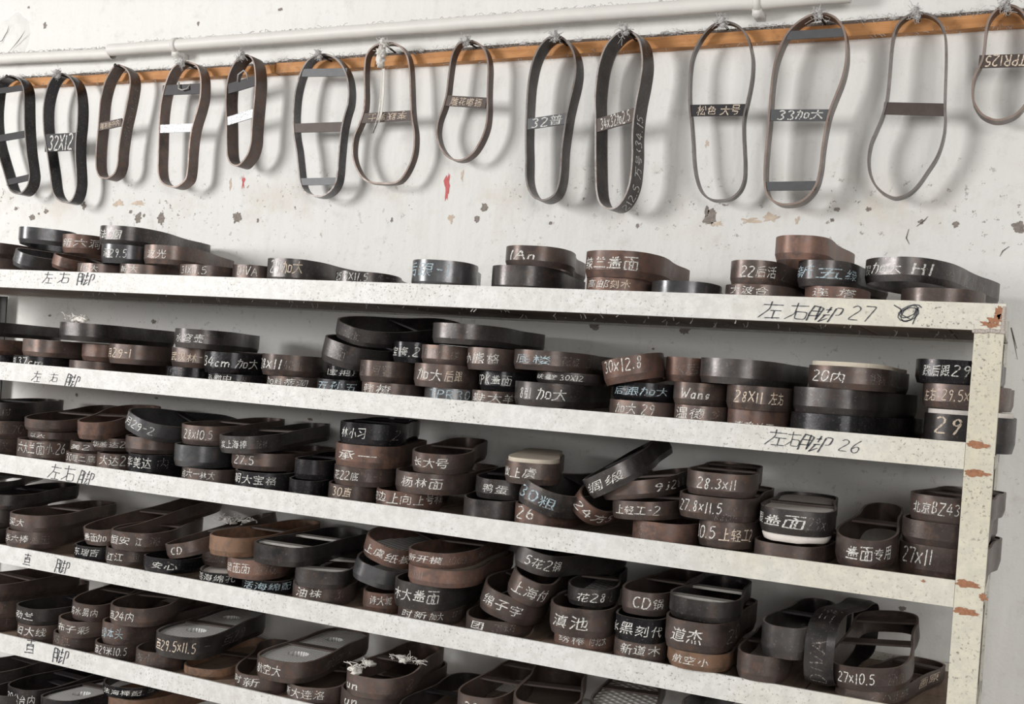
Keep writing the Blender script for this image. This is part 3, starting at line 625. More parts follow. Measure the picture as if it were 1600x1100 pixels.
('',2,'T',1,0.1194,0.2907,0.0314,(-0.7003,1.597,1.458),0.2,0.0,0.0,'B',[('底楼',-0.0391,0.0237,'b',0.3,0.77),('花底',0.0409,0.0782,'f',0.3,0.77),('31X115',0.1007,0.244,'f',0.3,0.77)],None,0,'brown steel cutting die chalked 底楼 in pale blue on the second shelf'),
('',2,'T',1,0.0963,0.272,0.0386,(-0.549,1.6103,1.4504),-9.4,-0.11147101218160937,-13.192280198114032,'R',[('30x12.8',-0.0425,0.0234,'w',0.45,0.95)],None,0,'tilted rusty red-brown cutting die chalked 30x12.8 on the second shelf'),
('',2,'T',1,0.0716,0.2548,0.0373,(-0.4825,1.6493,1.4559),0.5,0.0,0.0,'R',[('大后',-0.0138,0.0303,'f',0.3,0.77)],None,0,'rusty red-brown cutting die chalked 大后 on the second shelf'),
('',2,'R',1,0.11,0.29,0.037,(-0.4024,1.6061,1.4571),6.8,0.0,0.0,'D',[],None,0,'long dark unwritten die lying on Wang and 28X11 dies, second shelf'),
('',2,'R',-1,0.11,0.28,0.0319,(-0.2416,1.6049,1.4608),6.1,0.0,0.0,'B',[('20内',-0.0393,0.0082,'w',0.3,0.77),('务湖内',0.0422,0.0781,'f',0.3,0.77),('69苗',0.1078,0.2231,'f',0.3,0.77)],'cream:0b',0,'brown steel cutting die chalked 20内 on the second shelf'),
('',2,'R',-1,0.115,0.25,0.0332,(-0.0941,1.6434,1.4783),3.5,0.0,0.0,'K',[('跌后跟',-0.0426,-0.0052,'w',0.3,0.77),('29',-0.0019,0.021,'w',0.3,0.77)],None,0,'black steel cutting die chalked 跌后跟 29 on the second shelf'),
('',2,'T',1,0.12,0.31,0.0337,(-0.8583,1.6051,1.4917),1.5,0.0,0.0,'D',[],None,0,'dark unwritten die lying highest of all, above DIVA die, second shelf'),
('',3,'T',1,0.11,0.28,0.0368,(-1.9432,1.6106,1.2056),4.5,0.0,0.0,'B',[('文',0.0588,0.0701,'f',0.42,0.9)],None,0,'brown steel cutting die chalked 文 at the bottom of the third shelf'),
('',3,'T',1,0.11,0.28,0.045,(-1.8025,1.6071,1.2056),6.4,0.0,0.0,'B',[('六大兰面小.26',-0.0168,0.0872,'w',0.42,0.9)],None,0,'brown steel cutting die chalked 六大兰面小.26 at the bottom of the third shelf'),
('',3,'T',1,0.095,0.2424,0.0295,(-1.6882,1.6225,1.2056),8.1,0.0,0.0,'B',[('30粗二底',-0.0188,0.0511,'w',0.42,0.9)],None,0,'brown die chalked 30粗 in white at bottom left, third shelf'),
('',3,'T',1,0.0753,0.2111,0.0375,(-1.5888,1.607,1.2056),-3.3,0.0,0.0,'B',[('大达2',-0.0101,0.0428,'w',0.42,0.9)],None,0,'brown steel cutting die chalked 大达2 at the bottom of the third shelf'),
('',3,'T',1,0.0889,0.2726,0.0436,(-1.5094,1.6063,1.2056),-1.0,0.0,0.0,'K',[('华美达',-0.0232,0.0314,'w',0.42,0.9),('内',0.0408,0.0651,'f',0.42,0.9)],None,0,'black steel cutting die chalked 华美达 at the bottom of the third shelf'),
('',3,'T',1,0.1125,0.2769,0.0306,(-1.3635,1.6079,1.2056),-8.3,0.0,0.0,'B',[('点六一林大',-0.0396,0.0335,'w',0.42,0.9)],None,0,'brown steel cutting die chalked 点六一林大 at the bottom of the third shelf'),
('',3,'T',1,0.1102,0.2632,0.0361,(-1.2319,1.6125,1.2056),-21.5,0.0,0.0,'K',[('朝大宝格',-0.0528,0.0352,'w',0.42,0.9)],None,0,'black steel cutting die chalked 朝大宝格 at the bottom of the third shelf'),
('',3,'H',-1,0.0958,0.2803,0.0329,(-1.1309,1.6094,1.2056),-21.8,0.0,0.0,'K',[],None,0,'black unwritten die at bottom under small rust-flecked open die, third shelf'),
('',3,'T',-1,0.0958,0.2833,0.0336,(-1.0448,1.6124,1.2056),-13.6,0.0,0.0,'B',[('30直',-0.0253,0.01,'o',0.42,0.9)],None,0,'brown steel cutting die chalked 30直 in tan at the bottom of the third shelf'),
('',3,'T',-1,0.1101,0.2767,0.0349,(-0.9345,1.6102,1.2056),-17.3,0.0,0.0,'R',[('扣边上向上号木用',-0.0686,0.1103,'w',0.42,0.9)],None,0,'rusty red-brown cutting die chalked 扣边上向上号木用 at the bottom of the third shelf'),
('',3,'T',1,0.0978,0.2716,0.0378,(-0.7743,1.6116,1.2056),-16.2,0.0,0.0,'D',[],None,0,'dark unwritten die at bottom under 鸭蛋, third shelf'),
('',3,'T',1,0.085,0.26,0.0391,(-0.7008,1.6103,1.2056),3.5,0.0,0.0,'R',[('26',-0.0231,0.0101,'w',0.42,0.9)],None,0,'rusty red-brown cutting die chalked 26 at the bottom of the third shelf'),
('',3,'T',1,0.105,0.27,0.0368,(-0.4948,1.6106,1.2056),5.2,0.0,0.0,'R',[('8',-0.024,-0.0153,'f',0.42,0.9)],None,0,'low rusty open die under 上轻工-2, third shelf'),
('',3,'R',1,0.0815,0.2672,0.039,(-0.396,1.6046,1.2174),2.9,1.5,0.0,'B',[('10.5',-0.0392,-0.0028,'w',0.3,0.77),('上轻工2',0.003,0.0639,'o',0.3,0.77)],None,0,'brown steel cutting die chalked 10.5 上轻工2 at the bottom of the third shelf'),
('',3,'R',1,0.1049,0.2777,0.0282,(-0.3044,1.6071,1.2056),6.2,0.0,0.0,'B',[],None,0,'brown die at bottom under the die bulging with white foam, third shelf'),
('',3,'T',-1,0.0836,0.2617,0.0414,(-0.1956,1.6045,1.2136),1.1,-7.041174668484366,0.2803239741784582,'B',[('盖面专用',-0.0176,0.0525,'w',0.3,0.77)],None,0,'open brown die chalked 盖面专用 propped near the post, third shelf'),
('',3,'R',-1,0.1187,0.2502,0.0465,(-0.1012,1.6479,1.2056),8.5,0.0,0.0,'B',[('27x11',-0.0468,-0.003,'w',0.42,0.9)],None,0,'brown steel cutting die chalked 27x11 at the bottom of the third shelf'),
('',3,'T',1,0.11,0.28,0.0366,(-1.9475,1.6116,1.2428),8.7,0.0,0.0,'B',[('32',0.0568,0.0716,'f',0.3,0.77),('70',0.0779,0.1041,'f',0.3,0.77)],None,0,'brown steel cutting die chalked 32 70 on the third shelf'),
('',3,'T',-1,0.0979,0.265,0.018,(-1.7848,1.6128,1.251),7.3,0.0,0.0,'B',[('以六',-0.0084,0.0292,'w',0.3,0.77)],None,0,'brown steel cutting die chalked 以六 on the third shelf'),
('',3,'T',-1,0.0853,0.2627,0.0221,(-1.6812,1.6231,1.2355),5.2,0.0,0.0,'B',[('美2',-0.0119,0.0317,'w',0.3,0.77)],None,0,'brown steel cutting die chalked 美2 on the third shelf'),
('',3,'T',-1,0.092,0.2415,0.0247,(-1.6341,1.6338,1.2435),4.5,0.1766541262607384,-1.7105202458193212,'B',[('华美达2',-0.0154,0.0579,'w',0.3,0.77)],None,0,'tilted brown steel cutting die chalked 华美达2 on the third shelf'),
('',3,'T',1,0.0995,0.255,0.0308,(-1.5221,1.6162,1.2496),-2.2,0.0,0.0,'B',[],None,0,'brown smudged die sandwiched under tilted 月29-2 die, third shelf'),
('',3,'T',-1,0.0987,0.2351,0.0399,(-1.3852,1.6081,1.2366),-12.7,0.0,0.0,'S',[],None,0,'grey steel unwritten die under 28x10.5, third shelf'),
('',3,'T',-1,0.1181,0.2809,0.032,(-1.2717,1.6323,1.2421),-4.9,0.0,0.0,'B',[('27.5',-0.0303,0.0145,'w',0.3,0.77),('28',0.1256,0.1721,'f',0.3,0.77)],None,0,'brown steel cutting die chalked 27.5 on the third shelf'),
('',3,'H',1,0.0953,0.2531,0.0343,(-1.1387,1.6256,1.2389),-11.7,0.0,0.0,'K',[],None,0,'small black rust-flecked open die beside tall four-die stack, third shelf'),
('',3,'T',1,0.1103,0.2722,0.0319,(-1.0246,1.6122,1.2396),-16.6,0.0,0.0,'B',[('花22底',-0.0486,0.0036,'w',0.3,0.77),('小-1',0.0103,0.0443,'f',0.3,0.77)],None,0,'brown steel cutting die chalked 花22底 on the third shelf'),
('',3,'T',-1,0.121,0.2997,0.0346,(-0.9038,1.6044,1.2409),-4.5,0.0,0.0,'B',[('杨林面',-0.0282,0.0442,'w',0.3,0.77)],None,0,'brown steel cutting die chalked 杨林面 on the third shelf'),
('',3,'T',1,0.0939,0.2748,0.0324,(-0.7666,1.6349,1.2438),-18.1,0.0,0.0,'D',[('鸭蛋',-0.0279,0.0144,'w',0.3,0.77)],None,0,'dark steel cutting die chalked 鸭蛋 on the third shelf'),
('',3,'T',-1,0.1004,0.2771,0.0388,(-0.6958,1.5997,1.2411),11.4,0.1137053391667785,17.420157238506295,'D',[('30粗',-0.0317,0.0406,'b',0.3,0.77)],None,0,'dark tilted die chalked 30粗 in blue beside 鸭蛋, third shelf'),
('',3,'H',-1,0.0925,0.2621,0.0314,(-0.6264,1.6282,1.2342),8.1,-6.206923294472873,36.196273083389485,'R',[('24方5',-0.0132,0.0673,'w',0.3,0.77)],None,0,'tilted rusty red-brown cutting die chalked 24方5 on the third shelf'),
('',3,'T',-1,0.105,0.27,0.0279,(-0.5273,1.603,1.2428),6.3,0.0,-4.0,'B',[('上轻工-2',-0.0303,0.0439,'w',0.3,0.77)],None,0,'tilted brown steel cutting die chalked 上轻工-2 on the third shelf'),
('',3,'R',1,0.1165,0.2892,0.0343,(-0.4075,1.5955,1.2568),-1.9,0.0,0.0,'B',[('27.8x11.5',-0.052,0.0177,'w',0.3,0.77),('8809',0.0066,0.0399,'f',0.02,0.3)],None,0,'brown steel cutting die chalked 27.8x11.5 on the third shelf'),
('',3,'R',-1,0.1073,0.2835,0.0356,(-0.2872,1.5993,1.2491),-5.2,-0.7655655859025067,-0.05232108198017481,'D',[('跟盖面',-0.075,0.0143,'w',0.3,0.77),('29x',0.0195,0.0474,'f',0.3,0.77)],'white:0',1,'dark die chalked 盖面 with white foam bulging out below, third shelf'),
('',3,'R',1,0.115,0.25,0.0332,(-0.0987,1.6441,1.2525),6.1,0.0,0.0,'B',[],None,0,'brown unwritten die between 北京 above and 27x11 below, third shelf'),
('',3,'T',1,0.11,0.29,0.0372,(-1.9287,1.6155,1.2799),-20.3,0.0,0.0,'D',[('付',0.033,0.0522,'f',0.3,0.77)],None,0,'dark steel cutting die chalked 付 on the third shelf'),
('',3,'T',-1,0.11,0.28,0.0232,(-1.7711,1.6112,1.2694),-14.5,-5.0,0.0,'B',[],None,0,'brown open die with pale crossbar at left, topmost over 六大兰 die, third shelf'),
('',3,'H',1,0.1048,0.2955,0.0337,(-1.6265,1.6042,1.2657),-23.1,-5.143339970071343,-2.214211394792694,'R',[],None,0,'rusty orange-ended open die leaning left of tilted 月29-2 die, third shelf'),
('',3,'T',1,0.1025,0.2789,0.0335,(-1.5224,1.6006,1.2892),6.3,2.1322301183714907,17.42620351205589,'S',[('月29-2',-0.0223,0.0458,'w',0.3,0.77)],None,0,'tilted grey steel cutting die chalked 月29-2 on the third shelf'),
('',3,'T',-1,0.102,0.2834,0.0361,(-1.3908,1.6227,1.2768),-4.7,-2.0,0.0,'B',[('28x10.5',-0.022,0.0376,'w',0.3,0.77)],None,0,'brown steel cutting die chalked 28x10.5 on the third shelf'),
('',3,'T',-1,0.1088,0.29,0.0312,(-1.2832,1.6032,1.2717),-1.7,-3.9375899557936638,-2.7841308244252145,'D',[('滨上海棒',-0.0285,0.0296,'w',0.3,0.77),('花棒',0.0454,0.069,'f',0.3,0.77)],'white:2',0,'tilted dark steel cutting die chalked 滨上海棒 on the third shelf'),
('',3,'T',-1,0.12,0.29,0.0387,(-1.0232,1.6087,1.2718),-11.8,0.0,0.0,'R',[('承一',-0.039,0.0329,'w',0.3,0.77)],None,0,'rusty die with scratched red scrawl, second in the tall stack, third shelf'),
('',3,'T',1,0.1,0.28,0.0332,(-0.8783,1.6094,1.2759),-12.9,-3.0,0.0,'B',[('长大号',-0.0366,0.0265,'w',0.3,0.77),('25',0.1314,0.2114,'f',0.3,0.77)],None,0,'brown steel cutting die chalked 长大号 on the third shelf'),
('',3,'R',-1,0.0908,0.2812,0.0344,(-0.7027,1.6085,1.2766),-18.4,0.0,0.0,'B',[('做上虞',-0.0565,0.0108,'w',0.3,0.77)],'cream:0b',0,'brown steel cutting die chalked 做上虞 on the third shelf'),
('',3,'T',1,0.11,0.28,0.0277,(-0.5424,1.6062,1.2712),3.8,-2.0,-9.0,'B',[('9j28.8',0.0452,0.1858,'w',0.3,0.77)],None,0,'tilted brown steel cutting die chalked 9j28.8 on the third shelf'),
('',3,'T',1,0.1075,0.2578,0.0328,(-0.5599,1.5943,1.283),-0.9,-9.217374842451859,-29.56309536420628,'D',[('绸缎',-0.0404,0.0295,'w',0.3,0.77)],None,0,'tilted dark steel cutting die chalked 绸缎 on the third shelf'),
('',3,'R',1,0.105,0.28,0.0343,(-0.4017,1.6062,1.2915),-7.4,0.0,0.0,'B',[('28.3x11',-0.0304,0.0272,'w',0.3,0.77)],None,0,'brown die chalked 28.3x11 on top of its stack, third shelf'),
('',3,'R',1,0.11,0.25,0.0361,(-0.0944,1.6445,1.286),7.9,0.0,0.0,'B',[('北京BZ43',-0.0441,0.0217,'w',0.3,0.77)],None,0,'brown steel cutting die chalked 北京BZ43 on the third shelf'),
('',3,'R',1,0.11,0.28,0.037,(-1.0144,1.6108,1.3109),-18.0,0.0,0.0,'K',[('林小习',-0.0439,0.0035,'w',0.3,0.77),('27x10',0.052,0.1922,'f',0.3,0.77)],None,0,'black steel cutting die chalked 林小习 on the third shelf'),
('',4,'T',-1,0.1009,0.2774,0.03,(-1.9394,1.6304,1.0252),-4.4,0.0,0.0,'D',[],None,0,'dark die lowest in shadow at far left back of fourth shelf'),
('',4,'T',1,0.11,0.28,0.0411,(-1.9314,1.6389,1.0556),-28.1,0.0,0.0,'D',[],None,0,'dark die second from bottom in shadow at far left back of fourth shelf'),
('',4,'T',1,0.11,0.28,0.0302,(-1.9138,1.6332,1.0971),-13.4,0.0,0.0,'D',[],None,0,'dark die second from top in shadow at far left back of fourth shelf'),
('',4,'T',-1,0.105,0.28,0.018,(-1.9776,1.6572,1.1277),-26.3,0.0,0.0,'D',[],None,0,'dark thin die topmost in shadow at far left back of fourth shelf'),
('',4,'T',-1,0.11,0.29,0.0324,(-1.7828,1.6,1.037),-22.4,1.5,0.0,'B',[('华六棒',-0.0436,0.0123,'w',0.3,0.77),('盖面',0.016,0.052,'f',0.3,0.77)],None,0,'brown steel cutting die chalked 华六棒 at the bottom of the fourth shelf'),
('',4,'T',1,0.11,0.29,0.0329,(-1.7858,1.5995,1.0698),-11.0,0.0,0.0,'B',[('深大',-0.035,0.0045,'w',0.3,0.77),('深大山',0.1627,0.2827,'f',0.3,0.77)],None,0,'brown steel cutting die chalked 深大 on the fourth shelf'),
('',4,'T',-1,0.0963,0.2458,0.0302,(-1.6387,1.6251,1.0252),-10.6,0.0,0.0,'K',[('东瑞吉',-0.031,0.0279,'w',0.42,0.9)],None,0,'black steel cutting die chalked 东瑞吉 at the bottom of the fourth shelf'),
('',4,'T',1,0.0944,0.2402,0.0307,(-1.5237,1.5994,1.037),-20.2,1.5,0.0,'B',[('红江',-0.0319,0.0038,'w',0.3,0.77),('回',0.0205,0.0333,'f',0.3,0.77)],None,0,'brown steel cutting die chalked 红江 at the bottom of the fourth shelf'),
('',4,'T',1,0.1024,0.2345,0.0268,(-1.4312,1.5968,1.037),-10.8,1.5,0.0,'K',[('安心',-0.0115,0.0378,'w',0.3,0.77)],None,0,'black steel cutting die chalked 安心 at the bottom of the fourth shelf'),
('',4,'T',-1,0.0887,0.2592,0.0266,(-1.3069,1.6109,1.0252),-22.7,0.0,0.0,'K',[('活海绵孔',-0.0466,0.0356,'w',0.42,0.9)],'white:0',0,'black die chalked 活海绵孔 with white foam insert, fourth shelf'),
('',4,'T',-1,0.1008,0.273,0.0271,(-1.2032,1.6126,1.0252),-25,0.0,0.0,'K',[('活海绵配',-0.0401,0.0567,'b',0.42,0.9)],None,0,'black die chalked 活海绵配 in pale blue, fourth shelf'),
('',4,'T',1,0.11,0.28,0.0322,(-1.093,1.6108,1.0252),-17.9,0.0,0.0,'B',[('油袜',-0.0349,0.013,'w',0.42,0.9),('31',0.0377,0.0544,'f',0.42,0.9)],None,0,'brown steel cutting die chalked 油袜 at the bottom of the fourth shelf'),
('',4,'T',1,0.0807,0.2591,0.0344,(-0.9848,1.6362,1.0252),-6.9,0.0,0.0,'R',[('诗大城',-0.0102,0.0292,'w',0.42,0.9)],None,0,'rusty red-brown cutting die chalked 诗大城 at the bottom of the fourth shelf'),
('',4,'T',-1,0.1091,0.2709,0.0258,(-0.8818,1.6086,1.0252),-11.4,0.0,0.0,'B',[('时新',-0.034,0.0116,'w',0.42,0.9),('加大',0.018,0.0398,'w',0.42,0.9),('时六',0.0619,0.1419,'f',0.42,0.9)],None,0,'brown steel cutting die chalked 时新 加大 at the bottom of the fourth shelf'),
('',4,'T',1,0.11,0.27,0.0278,(-0.7528,1.6086,1.0252),-10.7,0.0,0.0,'B',[('团',-0.0338,-0.0088,'w',0.42,0.9),('工纺',0.003,0.0425,'f',0.42,0.9)],None,0,'brown steel cutting die chalked 团 at the bottom of the fourth shelf'),
('',4,'T',-1,0.1018,0.2746,0.0281,(-0.615,1.6203,1.0252),2.2,0.0,0.0,'R',[('绣棒',-0.0251,0.0197,'w',0.42,0.9),('付北大',0.0266,0.057,'w',0.42,0.9)],None,0,'rusty red-brown cutting die chalked 绣棒 付北大 at the bottom of the fourth shelf'),
('',4,'R',-1,0.0872,0.2672,0.033,(-0.5097,1.6111,1.0252),-5.3,0.0,0.0,'B',[('新道木',-0.0239,0.0385,'w',0.42,0.9)],None,0,'brown steel cutting die chalked 新道木 at the bottom of the fourth shelf'),
('',4,'T',1,0.1,0.27,0.0261,(-0.411,1.5892,1.037),-7.3,1.5,0.0,'O',[('航空小',-0.037,0.0193,'w',0.3,0.77)],None,0,'orange rusted die chalked 航空小 overhanging the rail, fourth shelf'),
('',4,'R',1,0.0761,0.2795,0.0371,(-0.3197,1.5915,1.037),-4.4,1.5,0.0,'B',[],'white:2',0,'brown open die overhanging rail under plain dark die, near right end of fourth shelf'),
('',4,'T',-1,0.1124,0.3271,0.0311,(-1.6051,1.6074,1.064),5.2,-8.941245350922177,-2.779597689160392,'B',[('盖面加',-0.0211,0.0341,'w',0.3,0.77)],None,0,'tilted brown steel cutting die chalked 盖面加 on the fourth shelf'),
('',4,'T',-1,0.1112,0.2775,0.0346,(-1.5063,1.5949,1.0681),-16.3,0.0,0.0,'B',[('恒安',-0.0435,0.0053,'w',0.3,0.77),('江',0.0165,0.0281,'w',0.3,0.77),('海',0.0409,0.0663,'f',0.3,0.77)],None,0,'brown steel cutting die chalked 恒安 江 on the fourth shelf'),
('',4,'T',-1,0.0886,0.2622,0.0268,(-1.3566,1.6569,1.0522),-4.5,0.0,0.0,'B',[('之酒',-0.0155,0.0243,'f',0.3,0.77)],None,0,'brown steel cutting die chalked 之酒 on the fourth shelf'),
('',4,'T',-1,0.1006,0.2434,0.0349,(-1.2382,1.5958,1.0527),-9.0,0.0,0.0,'R',[('锁面面',-0.0387,0.0133,'w',0.3,0.77),('银咏',0.0237,0.0788,'f',0.3,0.77)],'white:0',0,'rusty red-brown cutting die chalked 锁面面 on the fourth shelf'),
('',4,'R',-1,0.1,0.28,0.0299,(-1.0816,1.6009,1.0578),-22.7,0.0,0.0,'D',[],'bar',0,'dark open die with pale bar standing on 油袜, fourth shelf'),
('',4,'T',1,0.0984,0.2815,0.0333,(-0.997,1.625,1.0736),-9.7,0.0754065778664374,14.359226932619524,'S',[],None,0,'grey steel die leaning under 上虞纸板 die, fourth shelf'),
('',4,'T',-1,0.1116,0.2804,0.0441,(-0.8935,1.5981,1.0514),-0.7,0.0,0.0,'D',[('木大',-0.0409,-0.0014,'w',0.3,0.77),('盖面',0.0034,0.0463,'w',0.3,0.77)],None,0,'dark steel cutting die chalked 木大 盖面 on the fourth shelf'),
('',4,'T',-1,0.1093,0.285,0.0405,(-0.7377,1.6106,1.0575),-9.4,-1.9253031742299012,14.4986417529477,'B',[('绵子字',-0.0408,0.0322,'w',0.3,0.77)],None,0,'tilted brown steel cutting die chalked 绵子字 on the fourth shelf'),
('',4,'T',-1,0.1053,0.2485,0.0443,(-0.598,1.5937,1.0537),-13.4,0.0,0.0,'B',[('滇池',-0.0437,0.0166,'w',0.3,0.77)],None,0,'brown steel cutting die chalked 滇池 on the fourth shelf'),
('',4,'R',-1,0.0845,0.2693,0.0374,(-0.5113,1.6045,1.0586),-1.8,0.0,0.0,'K',[('水黑刻代',-0.0474,0.046,'w',0.3,0.77)],None,0,'black steel cutting die chalked 水黑刻代 on the fourth shelf'),
('',4,'R',1,0.0997,0.2659,0.044,(-0.4218,1.5877,1.0635),1.3,0.0,0.0,'B',[('道杰',-0.029,0.0196,'w',0.3,0.77),('20x10',0.0642,0.2122,'f',0.3,0.77)],None,0,'brown steel cutting die chalked 道杰 on the fourth shelf'),
('',4,'T',-1,0.0968,0.2867,0.0272,(-1.3946,1.6046,1.0674),-0.6,-6.887327364080683,-12.625106747115359,'B',[('CD',-0.0109,0.0162,'w',0.3,0.77)],None,0,'tilted brown steel cutting die chalked CD on the fourth shelf'),
('',4,'R',1,0.1141,0.2961,0.0339,(-1.1723,1.5853,1.088),-3.0,0.0,0.0,'D',[],'bar',0,'dark long open die with pale crossbars lying above 锁面 die, fourth shelf'),
('',4,'T',-1,0.1035,0.3053,0.035,(-1.2847,1.5917,1.088),-3.5,0.0,0.0,'O',[],'cream:2',0,'orange rusted open die with cream insert beside dark long open die, fourth shelf'),
('',4,'T',1,0.1206,0.2845,0.0284,(-0.8602,1.5892,1.0959),-1.3,0.0,0.0,'R',[('川川',-0.0388,-0.0108,'f',0.3,0.77)],None,0,'rusty die pressed under 新开模 and over 木大盖面, fourth shelf'),
('',4,'T',-1,0.1031,0.2728,0.0346,(-0.9853,1.623,1.1148),4.3,-2.184484544985702,15.230148332222862,'R',[('上虞纸板',-0.0289,0.0642,'w',0.3,0.77)],'ribbed:2',0,'tilted rusty red-brown cutting die chalked 上虞纸板 on the fourth shelf'),
('',4,'H',1,0.1001,0.272,0.0409,(-0.7032,1.6074,1.0898),-9.1,-4.274393520268537,19.147887648255267,'B',[('上海付',-0.0263,0.0418,'w',0.3,0.77)],None,0,'tilted brown steel cutting die chalked 上海付 on the fourth shelf'),
('',4,'T',1,0.0805,0.2613,0.0277,(-0.5952,1.6151,1.0984),-10.1,0.0,0.0,'D',[('花28',-0.0148,0.0318,'w',0.3,0.77),('-2',0.0345,0.0492,'f',0.3,0.77)],'woven:2',0,'dark steel cutting die chalked 花28 on the fourth shelf'),
('',4,'T',1,0.0861,0.286,0.0357,(-0.5147,1.6248,1.0964),1.3,0.0,0.0,'B',[('CD锅',-0.0095,0.0412,'w',0.3,0.77)],None,0,'brown steel cutting die chalked CD锅 on the fourth shelf'),
('',4,'T',-1,0.1057,0.2532,0.0308,(-0.417,1.5935,1.1079),-1.5,0.0,0.0,'D',[],'bar',0,'dark open die with pale bar on top of the 道杰 die, fourth shelf'),
('',4,'T',-1,0.08,0.27,0.0453,(-0.2916,1.5932,1.0745),2.3,0.0,0.0,'D',[],None,0,'plain dark open die standing on brown overhanging die, right of 道杰 stack'),
('',4,'T',-1,0.1106,0.2737,0.0261,(-0.867,1.59,1.1247),0.2,-1.6773202123238038,-1.1123091678746178,'R',[('新开模',-0.0406,0.0288,'w',0.3,0.77),('30x118',0.0361,0.076,'f',0.3,0.77),('新开大',0.1123,0.2323,'f',0.3,0.77)],'brown:4',0,'tilted rusty red-brown cutting die chalked 新开模 on the fourth shelf'),
('',4,'H',-1,0.1093,0.275,0.035,(-0.7024,1.6076,1.1423),10.1,2.3911461930229083,13.476796329025188,'D',[('5花2锅',0.0014,0.0685,'w',0.3,0.77)],None,0,'tilted dark steel cutting die chalked 5花2锅 on the fourth shelf'),
('',4,'R',-1,0.0905,0.2671,0.0256,(-0.1876,1.6099,1.0252),16.2,0.18396882592692945,-0.19392265212550236,'B',[('27x11',0.0224,0.0664,'f',0.42,0.9),('草',0.0716,0.1048,'f',0.42,0.9),('画原',0.1546,0.2346,'o',0.42,0.9)],None,0,'brown die lying under tilted 27x10.5 die beside the post, fourth shelf'),
('',4,'R',-1,0.1098,0.2459,0.0339,(-0.1727,1.6005,1.0475),1.2,-9.642258663531031,-6.501414757655159,'B',[('27x10.5',-0.039,0.0126,'w',0.3,0.77),('27x10.5',0.0302,0.0613,'f',0.3,0.77)],None,0,'tilted brown die chalked 27x10.5 twice, right end of fourth shelf'),
('',5,'T',-1,0.1,0.28,0.0287,(-1.9206,1.6113,0.849),7.7,0.0,0.0,'B',[('丁',0.0669,0.0811,'f',0.42,0.9)],None,0,'brown steel cutting die chalked 丁 at the bottom of the fifth shelf'),
('',5,'T',-1,0.1,0.27,0.0363,(-1.7689,1.6081,0.849),1.3,0.0,0.0,'B',[('旧大线',-0.0221,0.0464,'w',0.42,0.9)],None,0,'brown steel cutting die chalked 旧大线 at the bottom of the fifth shelf'),
('',5,'T',-1,0.0951,0.2728,0.033,(-1.6738,1.6069,0.849),5.6,0.0,0.0,'B',[('网红',-0.0185,0.0275,'f',0.42,0.9)],None,0,'brown steel cutting die chalked 网红 at the bottom of the fifth shelf'),
('',5,'T',1,0.0991,0.2721,0.0323,(-1.5577,1.6063,0.849),-0.8,0.0,0.0,'B',[('直29米10.5',-0.0254,0.0464,'w',0.42,0.9)],None,0,'brown steel cutting die chalked 直29米10.5 at the bottom of the fifth shelf'),
('',5,'T',1,0.0976,0.2341,0.0359,(-1.4491,1.6075,0.849),-7.6,0.0,0.0,'B',[('海小-',-0.0291,0.0185,'f',0.42,0.9)],'white:2',0,'brown steel cutting die chalked 海小- at the bottom of the fifth shelf'),
('',5,'T',1,0.1012,0.261,0.0185,(-1.3459,1.6292,0.849),-12.7,0.0,0.0,'O',[],None,0,'orange rusted open die in front of ribbed sole die, fifth shelf'),
('',5,'T',-1,0.105,0.27,0.034,(-1.1978,1.6149,0.849),-30.0,0.0,0.0,'B',[('时新',-0.0626,-0.0005,'w',0.42,0.9)],None,0,'brown steel cutting die chalked 时新 at the bottom of the fifth shelf'),
('',5,'T',1,0.1091,0.2751,0.0335,(-1.0856,1.6138,0.849),-25,0.0,0.0,'B',[('新大连洛',-0.0615,0.0222,'w',0.42,0.9)],None,0,'brown steel cutting die chalked 新大连洛 at the bottom of the fifth shelf'),
('',5,'T',1,0.1187,0.2897,0.0388,(-0.9949,1.6198,0.849),-2.0,0.0,0.0,'B',[('un',-0.0287,-0.0004,'w',0.42,0.9)],None,0,'lower of two dies chalked un, fifth shelf'),
('',5,'T',-1,0.11,0.28,0.0317,(-0.8716,1.6112,0.849),-7.6,0.0,0.0,'D',[],None,0,'dark open die cut by the bottom frame right of un dies, fifth shelf'),
('',5,'R',1,0.0858,0.2808,0.04,(-0.7818,1.6282,0.8807),-4.8,0.0,0.0,'B',[('28',-0.017,0.0066,'w',0.3,0.77)],None,0,'brown steel cutting die chalked 28 on the fifth shelf'),
('',5,'R',1,0.11,0.27,0.04,(-0.6522,1.6087,0.8968),-15.2,0.0,0.0,'B',[],'brown:3',0,'brown open die filled with dusty insert at bottom frame, fifth shelf'),
('',5,'R',-1,0.105,0.27,0.04,(-0.5271,1.6049,0.9147),-9.9,0.0,0.0,'D',[],'woven:0',0,'dark die filled with woven pattern insert at bottom frame, fifth shelf'),
('',5,'T',-1,0.105,0.27,0.045,(-0.3982,1.6108,0.9275),5.4,0.0,0.0,'K',[],None,0,'black rimmed die furthest along the bottom frame, fifth shelf'),
('',5,'T',1,0.11,0.28,0.0388,(-1.9069,1.6081,0.8781),1.0,0.0,0.0,'B',[('内',0.0538,0.0651,'f',0.3,0.77)],None,0,'brown steel cutting die chalked 内 on the fifth shelf'),
('',5,'T',-1,0.105,0.27,0.033,(-1.7775,1.6072,0.8857),7.0,0.0,0.0,'D',[('劲兰',-0.0204,0.0307,'w',0.3,0.77)],None,0,'dark steel cutting die chalked 劲兰 on the fifth shelf'),
('',5,'T',-1,0.0894,0.2442,0.0321,(-1.6588,1.5989,0.8824),11.5,-0.6164321074965738,2.3485482697599633,'B',[('布子彩',-0.0145,0.0578,'w',0.3,0.77)],None,0,'tilted brown steel cutting die chalked 布子彩 on the fifth shelf'),
